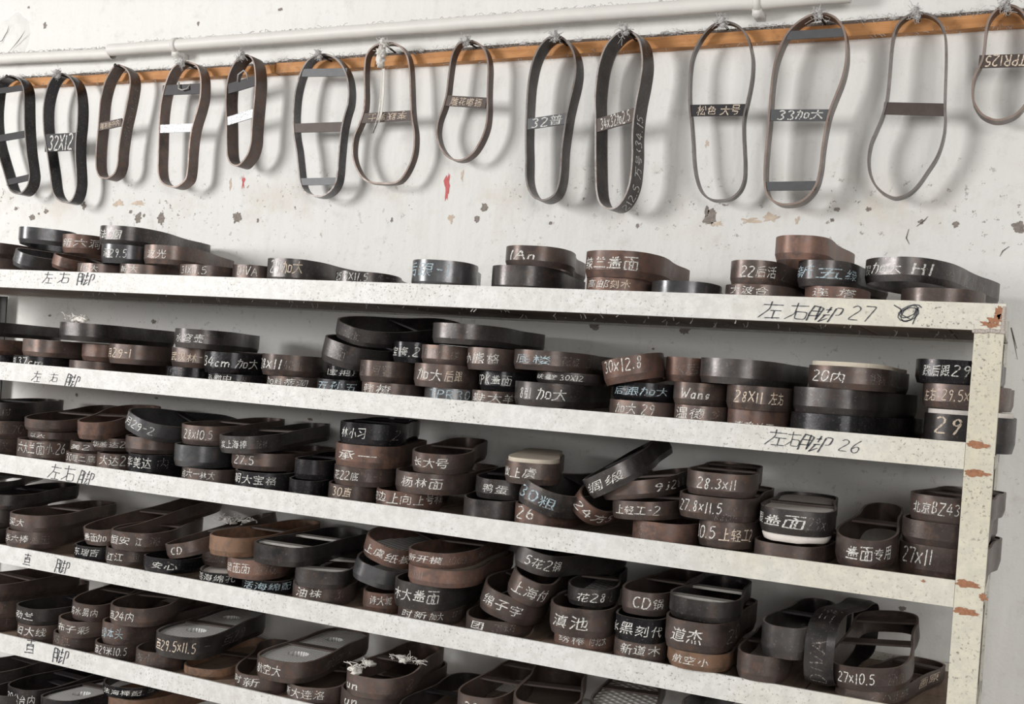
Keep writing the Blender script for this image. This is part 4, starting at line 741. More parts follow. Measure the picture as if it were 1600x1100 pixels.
('',5,'T',1,0.0882,0.3061,0.0413,(-1.5517,1.6093,0.8817),2.2,0.0,0.0,'B',[('绿本头',-0.019,0.0304,'b',0.3,0.77)],None,0,'brown steel cutting die chalked 绿本头 in pale blue on the fifth shelf'),
('',5,'R',-1,0.1155,0.2849,0.0413,(-1.3857,1.5992,0.8853),-8.5,0.0,0.0,'D',[('直29.5x11.5',-0.0418,0.044,'o',0.3,0.77),('一',0.0616,0.074,'f',0.3,0.77),('直29',0.1142,0.2123,'f',0.3,0.77)],'ribbed:0hole',0,'dark die chalked 直29.5 filled with pale ribbed sole, fifth shelf'),
('',5,'R',-1,0.115,0.29,0.0374,(-1.158,1.6006,0.8834),-4.5,0.0,0.0,'B',[('航空大',-0.0419,0.0121,'w',0.3,0.77),('航空大',0.1159,0.2359,'f',0.3,0.77)],'ribbed:0hole',0,'brown die chalked 航空大 filled with grey ribbed sole halves, fifth shelf'),
('',5,'T',1,0.115,0.29,0.0355,(-0.9726,1.6033,0.8882),-6.8,0.0,0.0,'B',[('un',-0.0436,-0.0131,'w',0.3,0.77),('27x',0.0822,0.158,'f',0.3,0.77)],None,0,'upper of two dies chalked un, with white fluff on rim, fifth shelf'),
('',5,'T',-1,0.0846,0.2678,0.0333,(-1.6208,1.6105,0.9149),-18.2,-1.9392635725362686,3.5009491276404816,'B',[('房水易内',-0.0324,0.027,'w',0.3,0.77)],None,0,'tilted brown steel cutting die chalked 房水易内 on the fifth shelf'),
('',5,'T',-1,0.1112,0.2748,0.0349,(-1.5054,1.6077,0.9234),-18.8,0.0,0.0,'B',[('直24内',-0.0445,0.011,'w',0.3,0.77)],None,0,'brown steel cutting die chalked 直24内 on the fifth shelf'),
('',5,'R',-1,0.1212,0.2428,0.0355,(-1.9052,1.5926,0.9174),4.4,0.0,0.0,'B',[],'white:3',0,'brown long open die with white insert at far left, topmost on fifth shelf'),
('',1,'T',-1,0.11,0.28,0.0343,(-1.982,1.6106,1.5792),4.4,0.0,0.0,'B',[],None,0,'brown cutting die lying under another at the far left end of the top shelf'),
('',1,'T',1,0.11,0.28,0.03,(-1.9735,1.6101,1.6139),1.2,0.0,0.0,'B',[],None,0,'brown cutting die above another at the far left end of the top shelf'),
('',1,'H',1,0.09,0.24,0.032,(-1.8652,1.6113,1.5956),6.0,0.0,18.0,'S',[('拉',-0.0186,0.0155,'f',0.3,0.77)],None,0,'tilted grey steel cutting die chalked 拉 on the top shelf'),
('',1,'H',1,0.0873,0.2391,0.0264,(-1.7653,1.6193,1.5951),4.0,1.1731742547097563,15.352472223311958,'R',[('小',0.0001,0.0156,'f',0.3,0.77)],None,0,'tilted rusty red-brown cutting die chalked 小 on the top shelf'),
('',1,'R',1,0.1103,0.2417,0.0327,(-1.8213,1.6427,1.6439),-42.3,-0.8865134859633905,0.6975917575084616,'S',[],None,0,'grey steel cutting die with no writing, propped over tilted 拉 die on top shelf'),
('',1,'T',-1,0.0973,0.2628,0.0265,(-1.6711,1.6078,1.5792),1.2,0.0,0.0,'B',[('(低大',-0.0117,0.028,'w',0.42,0.9)],None,0,'brown steel cutting die chalked (低大 at the bottom of the top shelf'),
('',1,'T',-1,0.1082,0.2542,0.0278,(-1.5517,1.6134,1.5792),-11.1,0.0,0.0,'B',[('新大',-0.0351,0.0078,'w',0.42,0.9),('小',0.0218,0.03,'f',0.42,0.9)],None,0,'brown steel cutting die chalked 新大 at the bottom of the top shelf'),
('',1,'T',-1,0.11,0.28,0.0298,(-1.4153,1.6077,1.5792),7.8,0.0,0.0,'B',[('31X11.5',-0.0193,0.0398,'w',0.42,0.9)],None,0,'brown steel cutting die chalked 31X11.5 at the bottom of the top shelf'),
('',1,'H',-1,0.1085,0.2416,0.0369,(-1.7403,1.6355,1.6283),-10.4,-0.8048379576597224,-0.8485800035829298,'R',[('新六洞',-0.0201,0.0628,'w',0.3,0.77)],None,0,'tilted rusty red-brown cutting die chalked 新六洞 on the top shelf'),
('',1,'T',-1,0.0972,0.2293,0.0362,(-1.5915,1.6123,1.6074),-25.4,0.0,0.0,'S',[('深29.5',-0.0344,0.0151,'w',0.3,0.77)],None,0,'grey steel cutting die chalked 深29.5 on the top shelf'),
('',1,'T',1,0.1167,0.3096,0.0369,(-1.6166,1.6204,1.6439),-8.5,0.0,0.0,'D',[('法洞',-0.0389,0.018,'w',0.3,0.77),('77(5寸).191',0.084,0.2722,'f',0.3,0.77)],None,0,'dark steel cutting die chalked 法洞 on the top shelf'),
('',1,'T',-1,0.11,0.29,0.0355,(-1.4941,1.6188,1.6094),-16.6,0.0,0.0,'B',[('波光',-0.0293,0.0116,'w',0.3,0.77),('29x11',0.0863,0.24,'f',0.3,0.77)],None,0,'brown steel cutting die chalked 波光 on the top shelf'),
('',1,'T',-1,0.0877,0.2542,0.0335,(-1.3022,1.6203,1.5792),-1.5,0.0,0.0,'B',[('DIVA',-0.0102,0.0298,'w',0.42,0.9)],None,0,'brown steel cutting die chalked DIVA at the bottom of the top shelf'),
('',1,'T',-1,0.0985,0.24,0.0453,(-1.2093,1.6063,1.5792),-1.2,0.0,0.0,'D',[('29',-0.0205,0.0006,'w',0.42,0.9),('加大',0.0073,0.0423,'o',0.42,0.9)],None,0,'dark steel cutting die chalked 29 加大 at the bottom of the top shelf'),
('',1,'T',1,0.11,0.28,0.0268,(-1.0519,1.614,1.5792),-16.1,0.0,0.0,'D',[('25.5X11.5',-0.047,0.0191,'w',0.42,0.9),('花',0.0336,0.0461,'f',0.42,0.9),('大雨',0.0531,0.1331,'f',0.42,0.9)],None,0,'dark steel cutting die chalked 25.5X11.5 at the bottom of the top shelf'),
('',1,'T',-1,0.11,0.27,0.0492,(-0.8935,1.6109,1.5792),-18.8,0.0,0.0,'S',[('后跟-1',-0.0679,0.0201,'b',0.42,0.9)],None,0,'grey steel die chalked 后跟 in blue, alone on the top shelf'),
('',1,'T',-1,0.115,0.29,0.0433,(-0.753,1.6067,1.5792),-4.3,0.0,0.0,'D',[],None,0,'dark cutting die with no writing under the one chalked An, top shelf'),
('',1,'T',1,0.11,0.29,0.032,(-0.7309,1.6119,1.6229),-9.2,0.0,0.0,'B',[('(An',-0.0375,0.0111,'w',0.3,0.77)],None,0,'brown steel cutting die chalked (An on the top shelf'),
('',1,'T',1,0.105,0.27,0.0287,(-0.5864,1.6123,1.5792),-10.9,0.0,0.0,'R',[('高邮',-0.049,-0.0064,'w',0.42,0.9),('刻木',-0.0054,0.0253,'o',0.42,0.9)],None,0,'rusty red-brown cutting die chalked 高邮 刻木 at the bottom of the top shelf'),
('',1,'T',-1,0.12,0.3,0.0406,(-0.5936,1.6053,1.6083),2.0,0.0,0.0,'R',[('辣兰盖面',-0.0495,0.0448,'w',0.3,0.77),('口二六',0.1392,0.2592,'f',0.3,0.77)],None,0,'rusty red-brown cutting die chalked 辣兰盖面 on the top shelf'),
('',1,'T',-1,0.105,0.27,0.0264,(-0.4809,1.6072,1.5792),-7.0,0.0,0.0,'S',[],None,0,'low blue-grey steel die with shiny unwritten side beside 辣兰盖面 die, top shelf'),
('',1,'T',-1,0.1036,0.2707,0.0245,(-0.3758,1.6067,1.5792),3.7,0.0,0.0,'B',[('大波合',-0.0311,0.0273,'w',0.42,0.9)],None,0,'brown steel cutting die chalked 大波合 at the bottom of the top shelf'),
('',1,'H',-1,0.1044,0.2444,0.0354,(-0.3801,1.6123,1.6041),3.1,0.0,0.0,'B',[('22后活',-0.0093,0.0454,'w',0.3,0.77),('23',0.0669,0.1041,'f',0.3,0.77)],None,0,'brown steel cutting die chalked 22后活 on the top shelf'),
('',1,'T',-1,0.09,0.27,0.0249,(-0.261,1.6062,1.5792),-0.8,0.0,0.0,'R',[('连 塔',-0.0266,0.0366,'w',0.42,0.9)],None,0,'rusty red-brown cutting die chalked 连 塔 at the bottom of the top shelf'),
('',1,'H',-1,0.1096,0.27,0.0364,(-0.2802,1.6066,1.6045),4.9,0.0,0.0,'D',[('新五绿',-0.0406,0.0794,'b',0.3,0.77)],None,0,'dark steel cutting die chalked 新五绿 in pale blue on the top shelf'),
('',1,'H',-1,0.11,0.28,0.0342,(-0.3106,1.6051,1.6413),-1.9,0.0,0.0,'R',[],None,0,'rusty red cutting die topmost of stack above blue chalked 新五绿, top shelf'),
('',1,'T',1,0.11,0.28,0.027,(-0.1243,1.6069,1.5792),5.7,0.0,0.0,'B',[],None,0,'low brown die under the tilted 加大 HI die at right end of top shelf'),
('',1,'T',-1,0.1162,0.2966,0.034,(-0.191,1.632,1.6161),23.0,2.2394526853908583,-0.5404676635503836,'D',[('跟加大',-0.0468,0.021,'w',0.3,0.77),('HI',0.0353,0.067,'w',0.3,0.77),('4j后跟加',0.0979,0.2489,'f',0.3,0.77)],None,0,'dark long tilted die chalked 加大 and HI, right end of top shelf'),
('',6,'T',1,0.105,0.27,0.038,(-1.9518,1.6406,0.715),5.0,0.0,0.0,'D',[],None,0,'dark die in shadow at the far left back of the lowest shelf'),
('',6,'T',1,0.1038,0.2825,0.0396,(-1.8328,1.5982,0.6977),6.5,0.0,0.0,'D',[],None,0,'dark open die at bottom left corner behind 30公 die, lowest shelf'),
('',6,'T',1,0.106,0.2771,0.0425,(-1.7942,1.6176,0.7084),2.2,0.0,0.0,'D',[('30公台内',-0.0245,0.0439,'w',0.3,0.77)],None,0,'dark steel cutting die chalked 30公台内 on the lowest shelf'),
('',6,'R',1,0.11,0.28,0.036,(-1.6797,1.6006,0.7179),4.6,0.0,-4.0,'K',[],'ribbed:0hole',0,'black die filled with pale ribbed sole, lowest shelf'),
('',6,'T',-1,0.11,0.27,0.04,(-1.5217,1.6111,0.7451),6.2,0.0,0.0,'O',[],None,0,'orange rusted die peeking out under 法海棒配, lowest shelf'),
('',6,'T',1,0.11,0.28,0.0211,(-1.5103,1.6092,0.7855),-21.6,0.0,0.0,'K',[('法海棒配',-0.0411,0.0378,'w',0.3,0.77),('三毛泡三',0.0095,0.1695,'f',0.3,0.77)],None,0,'black steel cutting die chalked 法海棒配 on the lowest shelf'),
('', 4, 'R', 1, 0.105, 0.28, 0.0405, (-0.2189, 1.594, 1.089), 6.0, 0.0, -90.0, 'D', [('DIVA', -0.045, 0.022, 'f', 0.25, 0.8), ('三洞', 0.05, 0.1, 'f', 0.2, 0.8)], None, 0, 'long dark die chalked DIVA standing on edge, arching over others, fourth shelf')]
HUNG = [
(((0.0,0.0),(-0.0322,-0.0043),(-0.0524,-0.0228),(-0.0574,-0.0577),(-0.0566,-0.0967),(-0.0468,-0.1438),(-0.0261,-0.191),(-0.0062,-0.2301),(0.0103,-0.2631),(0.0224,-0.2767),(0.0418,-0.2834),(0.0602,-0.2808),(0.0773,-0.2636),(0.0823,-0.2426),(0.0789,-0.2235),(0.0672,-0.1812),(0.0574,-0.1311),(0.052,-0.0888),(0.0471,-0.0464),(0.0398,-0.025),(0.025,-0.0089)),0.033,(-2.2369,1.921,2.0735),0.0,'K',[(-0.0539,-0.0364,0.0419,-0.0308,0.0066,'D',0,0,0),(-0.0489,-0.1515,0.0582,-0.1407,0.0081,'D',0,0,0),(0.0042,-0.2554,0.0823,-0.2426,0.0073,'D',0,0,0)],[],(-2.2447,1.888,2.0681),"black hanging die with three crossbars, cut by the photo's edge"),
(((0.0,0.0),(-0.0218,-0.0031),(-0.0407,-0.0241),(-0.0514,-0.0616),(-0.0516,-0.0996),(-0.0442,-0.1416),(-0.0316,-0.1836),(-0.0182,-0.2293),(-0.0067,-0.271),(0.0091,-0.2918),(0.0303,-0.3005),(0.0531,-0.2994),(0.0659,-0.2844),(0.0708,-0.2602),(0.0685,-0.2341),(0.0619,-0.1929),(0.0595,-0.1555),(0.061,-0.1145),(0.0583,-0.0734),(0.0472,-0.0337),(0.0274,-0.0104)),0.033,(-2.0747,1.921,2.0709),0.0,'K',[(-0.0403,-0.1614,0.0599,-0.16,0.0204,'D','32X12','w',0)],[],(-2.0806,1.888,2.0659),'black hanging die chalked 32X12 on its broad crossbar'),
(((0.0,0.0),(-0.0143,-0.0029),(-0.0255,-0.0141),(-0.0404,-0.0391),(-0.0495,-0.0756),(-0.0512,-0.1124),(-0.0517,-0.1457),(-0.0534,-0.1826),(-0.0513,-0.2233),(-0.0462,-0.2418),(-0.0363,-0.2538),(-0.0212,-0.2576),(-0.0091,-0.257),(0.0094,-0.2462),(0.0172,-0.2243),(0.0174,-0.1987),(0.0196,-0.1696),(0.024,-0.1369),(0.0308,-0.1043),(0.0372,-0.0681),(0.0388,-0.0427),(0.0332,-0.0225),(0.0201,-0.0091)),0.033,(-1.9004,1.921,2.0817),0.0,'B',[(-0.0532,-0.1401,0.02,-0.1302,0.0088,'B','嘟拖新中内','o',0)],[('内50寸米5-6寸',0.4009,0.5533,'f',0.25,0.75)],(-1.9045,1.888,2.0764),'dark brown narrow hanging die with tan writing on a slanted crossbar, beside 32X12'),
(((0.0,0.0),(-0.018,-0.0026),(-0.0352,-0.0159),(-0.0489,-0.0438),(-0.0574,-0.0793),(-0.0604,-0.115),(-0.0595,-0.1473),(-0.0572,-0.1904),(-0.0555,-0.2263),(-0.0505,-0.2514),(-0.0391,-0.2659),(-0.0199,-0.2738),(0.0008,-0.275),(0.0161,-0.2681),(0.0286,-0.2558),(0.032,-0.2311),(0.0319,-0.1993),(0.0334,-0.164),(0.0387,-0.1359),(0.0475,-0.1081),(0.0532,-0.0801),(0.0523,-0.0485),(0.0474,-0.0272),(0.037,-0.0108),(0.0206,-0.0029)),0.032,(-1.7138,1.921,2.0785),0.0,'B',[(-0.0606,-0.1455,0.0364,-0.1454,0.0089,'T',0,0,0),(-0.0577,-0.0606,0.0507,-0.0611,0.011,'D',0,0,0)],[],(-1.7138,1.889,2.0729),'brown hanging die with level foil-taped crossbar and a steel bracket inside'),
(((0.0,0.0),(-0.0133,-0.0018),(-0.0259,-0.0113),(-0.0399,-0.0328),(-0.0466,-0.0601),(-0.0467,-0.0948),(-0.043,-0.1262),(-0.0393,-0.1575),(-0.0361,-0.1888),(-0.0317,-0.2132),(-0.0226,-0.229),(-0.0107,-0.2356),(0.0028,-0.2356),(0.0154,-0.2266),(0.0274,-0.2115),(0.0342,-0.1878),(0.034,-0.1605),(0.0346,-0.1263),(0.0357,-0.0888),(0.0352,-0.0581),(0.0306,-0.0305),(0.0234,-0.0129),(0.0137,-0.0037)),0.037,(-1.5429,1.9209,2.0828),-0.0524,'B',[(-0.0409,-0.1401,0.0332,-0.1256,0.009,'T',0,0,0),(-0.0433,-0.0707,0.0342,-0.0563,0.0107,'D',0,0,0)],[],(-1.5482,1.884,2.0773),'shorter brown hanging die with slanted foil-taped crossbar and bracket'),
(((0.0,0.0),(-0.0199,-0.0026),(-0.0392,-0.0139),(-0.0534,-0.0383),(-0.0613,-0.0666),(-0.0644,-0.0935),(-0.0641,-0.1272),(-0.0594,-0.1645),(-0.0507,-0.195),(-0.0441,-0.2254),(-0.0375,-0.2558),(-0.0297,-0.276),(-0.0166,-0.2878),(0.004,-0.2936),(0.024,-0.293),(0.0431,-0.2831),(0.0544,-0.2666),(0.0579,-0.2468),(0.0582,-0.2171),(0.0589,-0.1874),(0.0604,-0.1577),(0.0659,-0.1282),(0.0718,-0.1054),(0.0716,-0.079),(0.0656,-0.0524),(0.054,-0.0304),(0.0389,-0.0148),(0.0202,-0.0038)),0.027,(-1.3553,1.921,2.0766),0.0,'S',[(-0.0495,-0.0369,0.0634,-0.0408,0.008,'S',0,0,0),(-0.0597,-0.151,0.0607,-0.1511,0.0094,'B',0,0,0),(-0.0366,-0.2625,0.0563,-0.2616,0.0073,'S',0,0,0)],[],(-1.3603,1.894,2.071),'grey hanging die with three plain crossbars, beside the lint-draped die'),
(((0.0,0.0),(-0.0227,-0.0012),(-0.0393,-0.01),(-0.0497,-0.0242),(-0.0518,-0.0454),(-0.0505,-0.0717),(-0.047,-0.1047),(-0.0468,-0.1309),(-0.0511,-0.1505),(-0.0575,-0.1667),(-0.0657,-0.1862),(-0.0674,-0.2125),(-0.0639,-0.2324),(-0.0544,-0.2523),(-0.0415,-0.2689),(-0.0232,-0.2805),(0.0,-0.2833),(0.0229,-0.2841),(0.0452,-0.281),(0.0608,-0.2667),(0.0736,-0.2411),(0.079,-0.2156),(0.0775,-0.1835),(0.0707,-0.1576),(0.066,-0.1318),(0.0626,-0.1027),(0.0591,-0.0736),(0.0545,-0.0477),(0.0473,-0.028),(0.0349,-0.0128),(0.0191,-0.0031)),0.02,(-1.2054,1.921,2.0929),0.0,'B',[(-0.0511,-0.1505,0.0699,-0.1479,0.0098,'B','李跃男士','o',1)],[],(-1.211,1.901,2.0875),'thin brown hanging die with long strand of lint down its middle'),
(((0.0,0.0),(-0.0168,-0.004),(-0.0274,-0.0152),(-0.0337,-0.0317),(-0.036,-0.0519),(-0.0377,-0.0789),(-0.0394,-0.1059),(-0.0452,-0.1294),(-0.0531,-0.153),(-0.0551,-0.1767),(-0.0495,-0.1972),(-0.0406,-0.2127),(-0.026,-0.2266),(-0.0082,-0.2336),(0.0107,-0.2322),(0.0304,-0.2192),(0.0455,-0.1961),(0.0546,-0.1697),(0.0562,-0.1431),(0.0541,-0.1164),(0.0525,-0.0864),(0.0513,-0.0564),(0.0457,-0.0328),(0.0351,-0.0155),(0.0192,-0.0045)),0.022,(-1.0248,1.921,2.0859),0.0,'B',[(-0.0394,-0.1154,0.051,-0.1236,0.0101,'B','雕花嘟拖','o',0)],[],(-1.0248,1.899,2.0803),'smallest brown hanging die, narrow heel up, tan writing on crossbar'),
(((0.0,0.0),(-0.0183,-0.005),(-0.0339,-0.0213),(-0.0451,-0.0482),(-0.0505,-0.086),(-0.0509,-0.1206),(-0.0501,-0.1552),(-0.0479,-0.1934),(-0.0444,-0.2281),(-0.0417,-0.2627),(-0.0352,-0.2835),(-0.0238,-0.2991),(-0.0082,-0.306),(0.0067,-0.3043),(0.0208,-0.2941),(0.0284,-0.2736),(0.03,-0.2464),(0.0293,-0.2123),(0.0315,-0.1782),(0.0343,-0.1477),(0.0388,-0.1207),(0.0445,-0.0903),(0.0454,-0.0632),(0.0406,-0.0392),(0.0312,-0.0217),(0.0172,-0.0072)),0.04,(-0.8313,1.921,2.0779),0.0,'D',[(-0.049,-0.1639,0.0348,-0.1545,0.01,'S','32普','w',0)],[],(-0.8313,1.881,2.0723),'dark hanging die with worn bright edge, crossbar chalked 32普'),
(((0.0,0.0),(-0.0149,-0.0016),(-0.0295,-0.0094),(-0.0452,-0.0278),(-0.0551,-0.057),(-0.0586,-0.0904),(-0.0585,-0.1242),(-0.0546,-0.1582),(-0.0518,-0.1921),(-0.049,-0.2259),(-0.0452,-0.2631),(-0.0411,-0.2902),(-0.0337,-0.3089),(-0.0214,-0.3193),(-0.0059,-0.322),(0.0086,-0.315),(0.0204,-0.2988),(0.0279,-0.2759),(0.0295,-0.2496),(0.0292,-0.2232),(0.0265,-0.1901),(0.0267,-0.1604),(0.0292,-0.131),(0.0339,-0.0985),(0.0361,-0.0658),(0.0321,-0.0391),(0.026,-0.022),(0.0157,-0.0094)),0.045,(-0.6835,1.9204,2.0773),-0.1571,'D',[(-0.0529,-0.1691,0.0262,-0.1538,0.0121,'B','34x32加2.5','w',0)],[('万号<34.15',0.4476,0.5575,'w',0.25,0.8),('212.5',0.3859,0.4345,'w',0.2,0.75),('加5',0.6598,0.7029,'f',0.2,0.85)],(-0.6943,1.876,2.0722),'dark hanging die with chalk numbers running up its side'),
(((0.0,0.0),(-0.0162,-0.0047),(-0.0303,-0.0168),(-0.0422,-0.0356),(-0.0507,-0.058),(-0.0534,-0.0808),(-0.0529,-0.1136),(-0.0498,-0.1466),(-0.044,-0.1795),(-0.0392,-0.2124),(-0.0353,-0.2419),(-0.03,-0.2682),(-0.0216,-0.2911),(-0.0105,-0.3058),(0.0051,-0.314),(0.0232,-0.3146),(0.0393,-0.3108),(0.053,-0.298),(0.0597,-0.2788),(0.0594,-0.2531),(0.0565,-0.2274),(0.0531,-0.1985),(0.0516,-0.1696),(0.0556,-0.144),(0.0592,-0.1186),(0.0608,-0.0963),(0.0595,-0.0706),(0.054,-0.0479),(0.0461,-0.0282),(0.0337,-0.0129),(0.0183,-0.0038)),0.018,(-0.5268,1.921,2.0893),0.0,'D',[(-0.0479,-0.1545,0.0552,-0.1569,0.0101,'D','松色 大号','o',0)],[],(-0.5268,1.903,2.0837),'thin dark hanging die with tan writing on a dark crossbar'),
(((0.0,0.0),(-0.0225,-0.0027),(-0.0444,-0.0161),(-0.0596,-0.035),(-0.0707,-0.0644),(-0.0755,-0.091),(-0.0773,-0.121),(-0.0775,-0.1546),(-0.0777,-0.1881),(-0.0786,-0.2216),(-0.0785,-0.2552),(-0.0766,-0.2821),(-0.0717,-0.3023),(-0.0608,-0.3141),(-0.0454,-0.3208),(-0.0272,-0.3207),(-0.0112,-0.3158),(0.0026,-0.3042),(0.0126,-0.2862),(0.0172,-0.2599),(0.0182,-0.2303),(0.0207,-0.1975),(0.025,-0.1681),(0.0327,-0.1422),(0.0417,-0.1132),(0.046,-0.0841),(0.0445,-0.0547),(0.039,-0.0315),(0.03,-0.0162),(0.0181,-0.0056)),0.034,(-0.3538,1.921,2.0861),0.0,'B',[(-0.057,-0.0345,0.0393,-0.0348,0.007,'S',0,0,0),(-0.0752,-0.1681,0.0259,-0.1715,0.0096,'S','33加大','w',0),(-0.0751,-0.2889,0.0128,-0.2881,0.0075,'S',0,0,0)],[],(-0.3591,1.887,2.0807),'brown hanging die with three crossbars, middle one chalked 33加大'),
(((0.0,0.0),(-0.0136,-0.0006),(-0.0268,-0.0077),(-0.0366,-0.0199),(-0.0414,-0.0389),(-0.0427,-0.0646),(-0.0428,-0.0936),(-0.0432,-0.1227),(-0.0447,-0.1452),(-0.0493,-0.1677),(-0.057,-0.1901),(-0.0634,-0.2094),(-0.0658,-0.2321),(-0.0633,-0.2548),(-0.0556,-0.2744),(-0.0437,-0.2891),(-0.0291,-0.2988),(-0.0151,-0.3021),(0.0028,-0.2957),(0.0169,-0.2814),(0.0303,-0.2592),(0.0435,-0.234),(0.0504,-0.2057),(0.0516,-0.1805),(0.0492,-0.1551),(0.0478,-0.1266),(0.0469,-0.1013),(0.0455,-0.0728),(0.0426,-0.0442),(0.0372,-0.0264),(0.0279,-0.0131),(0.0153,-0.0043)),0.022,(-0.1997,1.921,2.0796),0.0,'D',[(-0.0478,-0.1535,0.0501,-0.1595,0.0099,'B',0,0,0)],[],(-0.2066,1.899,2.0744),'thin dark hanging die with bare brown crossbar, wide toe down'),
(((0.0,0.0),(-0.0098,-0.0024),(-0.0192,-0.01),(-0.0268,-0.0234),(-0.0298,-0.0418),(-0.0303,-0.0635),(-0.0313,-0.0821),(-0.0348,-0.0944),(-0.041,-0.1096),(-0.0431,-0.1282),(-0.0412,-0.147),(-0.036,-0.1597),(-0.0265,-0.1725),(-0.013,-0.1807),(-0.0,-0.1833),(0.0153,-0.18),(0.0288,-0.1713),(0.0401,-0.1533),(0.044,-0.129),(0.0437,-0.1046),(0.0417,-0.077),(0.0387,-0.0524),(0.033,-0.0306),(0.0249,-0.0147),(0.0144,-0.0048)),0.03,(-0.0709,1.921,2.0806),0.0,'B',[(-0.0367,-0.0881,0.0421,-0.0898,0.0099,'B','TPR125','o',1)],[],(-0.0737,1.891,2.075),'brown hanging die with upside-down TPR writing, cut by the right edge')]
MARKER = [('左', 0, -1.7708, -1.7467, 1.5749, 0.0226, 0.07), ('右', 0, -1.7314, -1.7026, 1.5761, 0.0224, 0.07), ('脚', 0, -1.6788, -1.6391, 1.5727, 0.0246, 0.07), ('左', 0, -0.3562, -0.3253, 1.5672, 0.0238, 0.06), ('右', 0, -0.3179, -0.2893, 1.5669, 0.0226, 0.06), ('脚', 0, -0.2856, -0.2453, 1.5657, 0.0224, 0.06), ('27', 0, -0.2315, -0.1991, 1.5669, 0.0212, 0.06), ('左', 1, -1.7827, -1.7602, 1.3787, 0.0214, 0.07), ('右', 1, -1.7361, -1.7157, 1.3804, 0.0187, 0.07), ('脚', 1, -1.6916, -1.6583, 1.3775, 0.0235, 0.07), ('左', 1, -0.3347, -0.3067, 1.3862, 0.0218, 0.06), ('右', 1, -0.3065, -0.2869, 1.3855, 0.0199, 0.06), ('脚', 1, -0.2848, -0.2462, 1.3838, 0.0242, 0.06), ('26', 1, -0.232, -0.2038, 1.3827, 0.0177, 0.06), ('左', 2, -1.7214, -1.6927, 1.1977, 0.0298, 0.06), ('右', 2, -1.6856, -1.6556, 1.1964, 0.0271, 0.06), ('脚', 2, -1.6418, -1.6058, 1.1938, 0.0293, 0.06), ('直', 3, -1.7746, -1.7556, 1.0169, 0.0251, 0.08), ('脚', 3, -1.6863, -1.653, 1.0148, 0.0246, 0.07), ('直', 4, -1.7555, -1.7298, 0.8454, 0.0299, 0.07), ('脚', 4, -1.6776, -1.6411, 0.8419, 0.0295, 0.07)]

PADM = {'white': FOAM, 'cream': CREAM, 'brown': BROWNPAD, 'ribbed': RIBBED, 'woven': WOVEN}
def crossbar(o, y, w_, ztop, th, mat, root, slot=None):
    (a0, b0), (a1, b1) = span(o, y-w_/2), span(o, y+w_/2); e = .0025; m = MB()
    zb = ztop-th
    m.v = [(a0+e, y-w_/2, zb), (b0-e, y-w_/2, zb), (b1-e, y+w_/2, zb), (a1+e, y+w_/2, zb), (a0+e, y-w_/2, ztop), (b0-e, y-w_/2, ztop), (b1-e, y+w_/2, ztop), (a1+e, y+w_/2, ztop)]
    m.f = [(0,3,2,1),(4,5,6,7),(0,1,5,4),(1,2,6,5),(2,3,7,6),(3,0,4,7)]
    return m.build('crossbar', mat, root)
for (idn, row, kind, mir, W, L, h, loc, a, p, r, col, texts, pad, foam, label) in DIES:
    root = empty('cutting_die', loc)
    root.matrix_world = Matrix.Translation(loc) @ (Matrix.Rotation(-rad(a), 4, 'Z') @ Matrix.Rotation(-rad(p), 4, 'X') @ Matrix.Rotation(rad(r), 4, 'Y'))
    tag(root, label, 'cutting die', SHELF[row])
    o = outline(kind, mir, W, L)
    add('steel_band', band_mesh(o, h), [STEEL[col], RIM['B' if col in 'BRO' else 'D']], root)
    bm_ = BARS['B' if col in 'BRO' else 'D']
    if pad == 'bar':
        tag(crossbar(o, L*.17, .020, h-.002, .004, BARW, root), 'pale crossbar'); crossbar(o, L*.55, .020, h-.002, .004, BARW, root)
    elif not (pad and pad.endswith('b')):
        crossbar(o, L*(.5 if kind == 'T' else .45), .019, h-.0012, .003, bm_ if not pad else BARS['B'], root)
        if kind == 'R' and not pad: crossbar(o, L*.84, .018, h-.0015, .003, bm_, root)
    if pad and pad != 'bar':
        mt, dp = pad.split(':'); hole = dp.endswith('hole'); bulge = dp.endswith('b'); dp = int(dp[0])*.01
        hl = [(0, L*.27, W*.17, L*.060), (0, L*.72, W*.15, L*.055)] if hole else []
        ztop = h-.0052-dp if dp else h-.0048
        if bulge: ztop = h+.0062
        tag(add('sole_pad', pad_mesh(o, ztop, min(.014 if bulge else .012, ztop-.003), hl), PADM[mt], root), {'white': 'white foam insert', 'cream': 'cream foam insert', 'brown': 'dusty brown insert', 'ribbed': 'pale ribbed rubber insert', 'woven': 'pale woven pattern insert'}[mt])
    if foam:
        fo = inset(o, .006); m = MB(); n = len(fo); zt = (.001, -.011)
        for z_, gx in ((.0015, 1.0), (-.004, 1.03), (-.0105, .97)):
            m.v += [(x*gx, y, z_+.0022*noise.noise(Vector((x*40, y*40, 2)))) for x, y in fo]
        for q in range(2): m.f += [(q*n+i, (q+1)*n+i, (q+1)*n+(i+1) % n, q*n+(i+1) % n) for i in range(n)]
        m.f.append(tuple(range(n))); m.f.append(tuple(2*n+n-1-i for i in range(n)))
        tag(m.build('foam_slab', FOAM, root, True), 'white foam bulging out below')
    if texts: wrap_text('chalk_writing', texts, o, h, root)

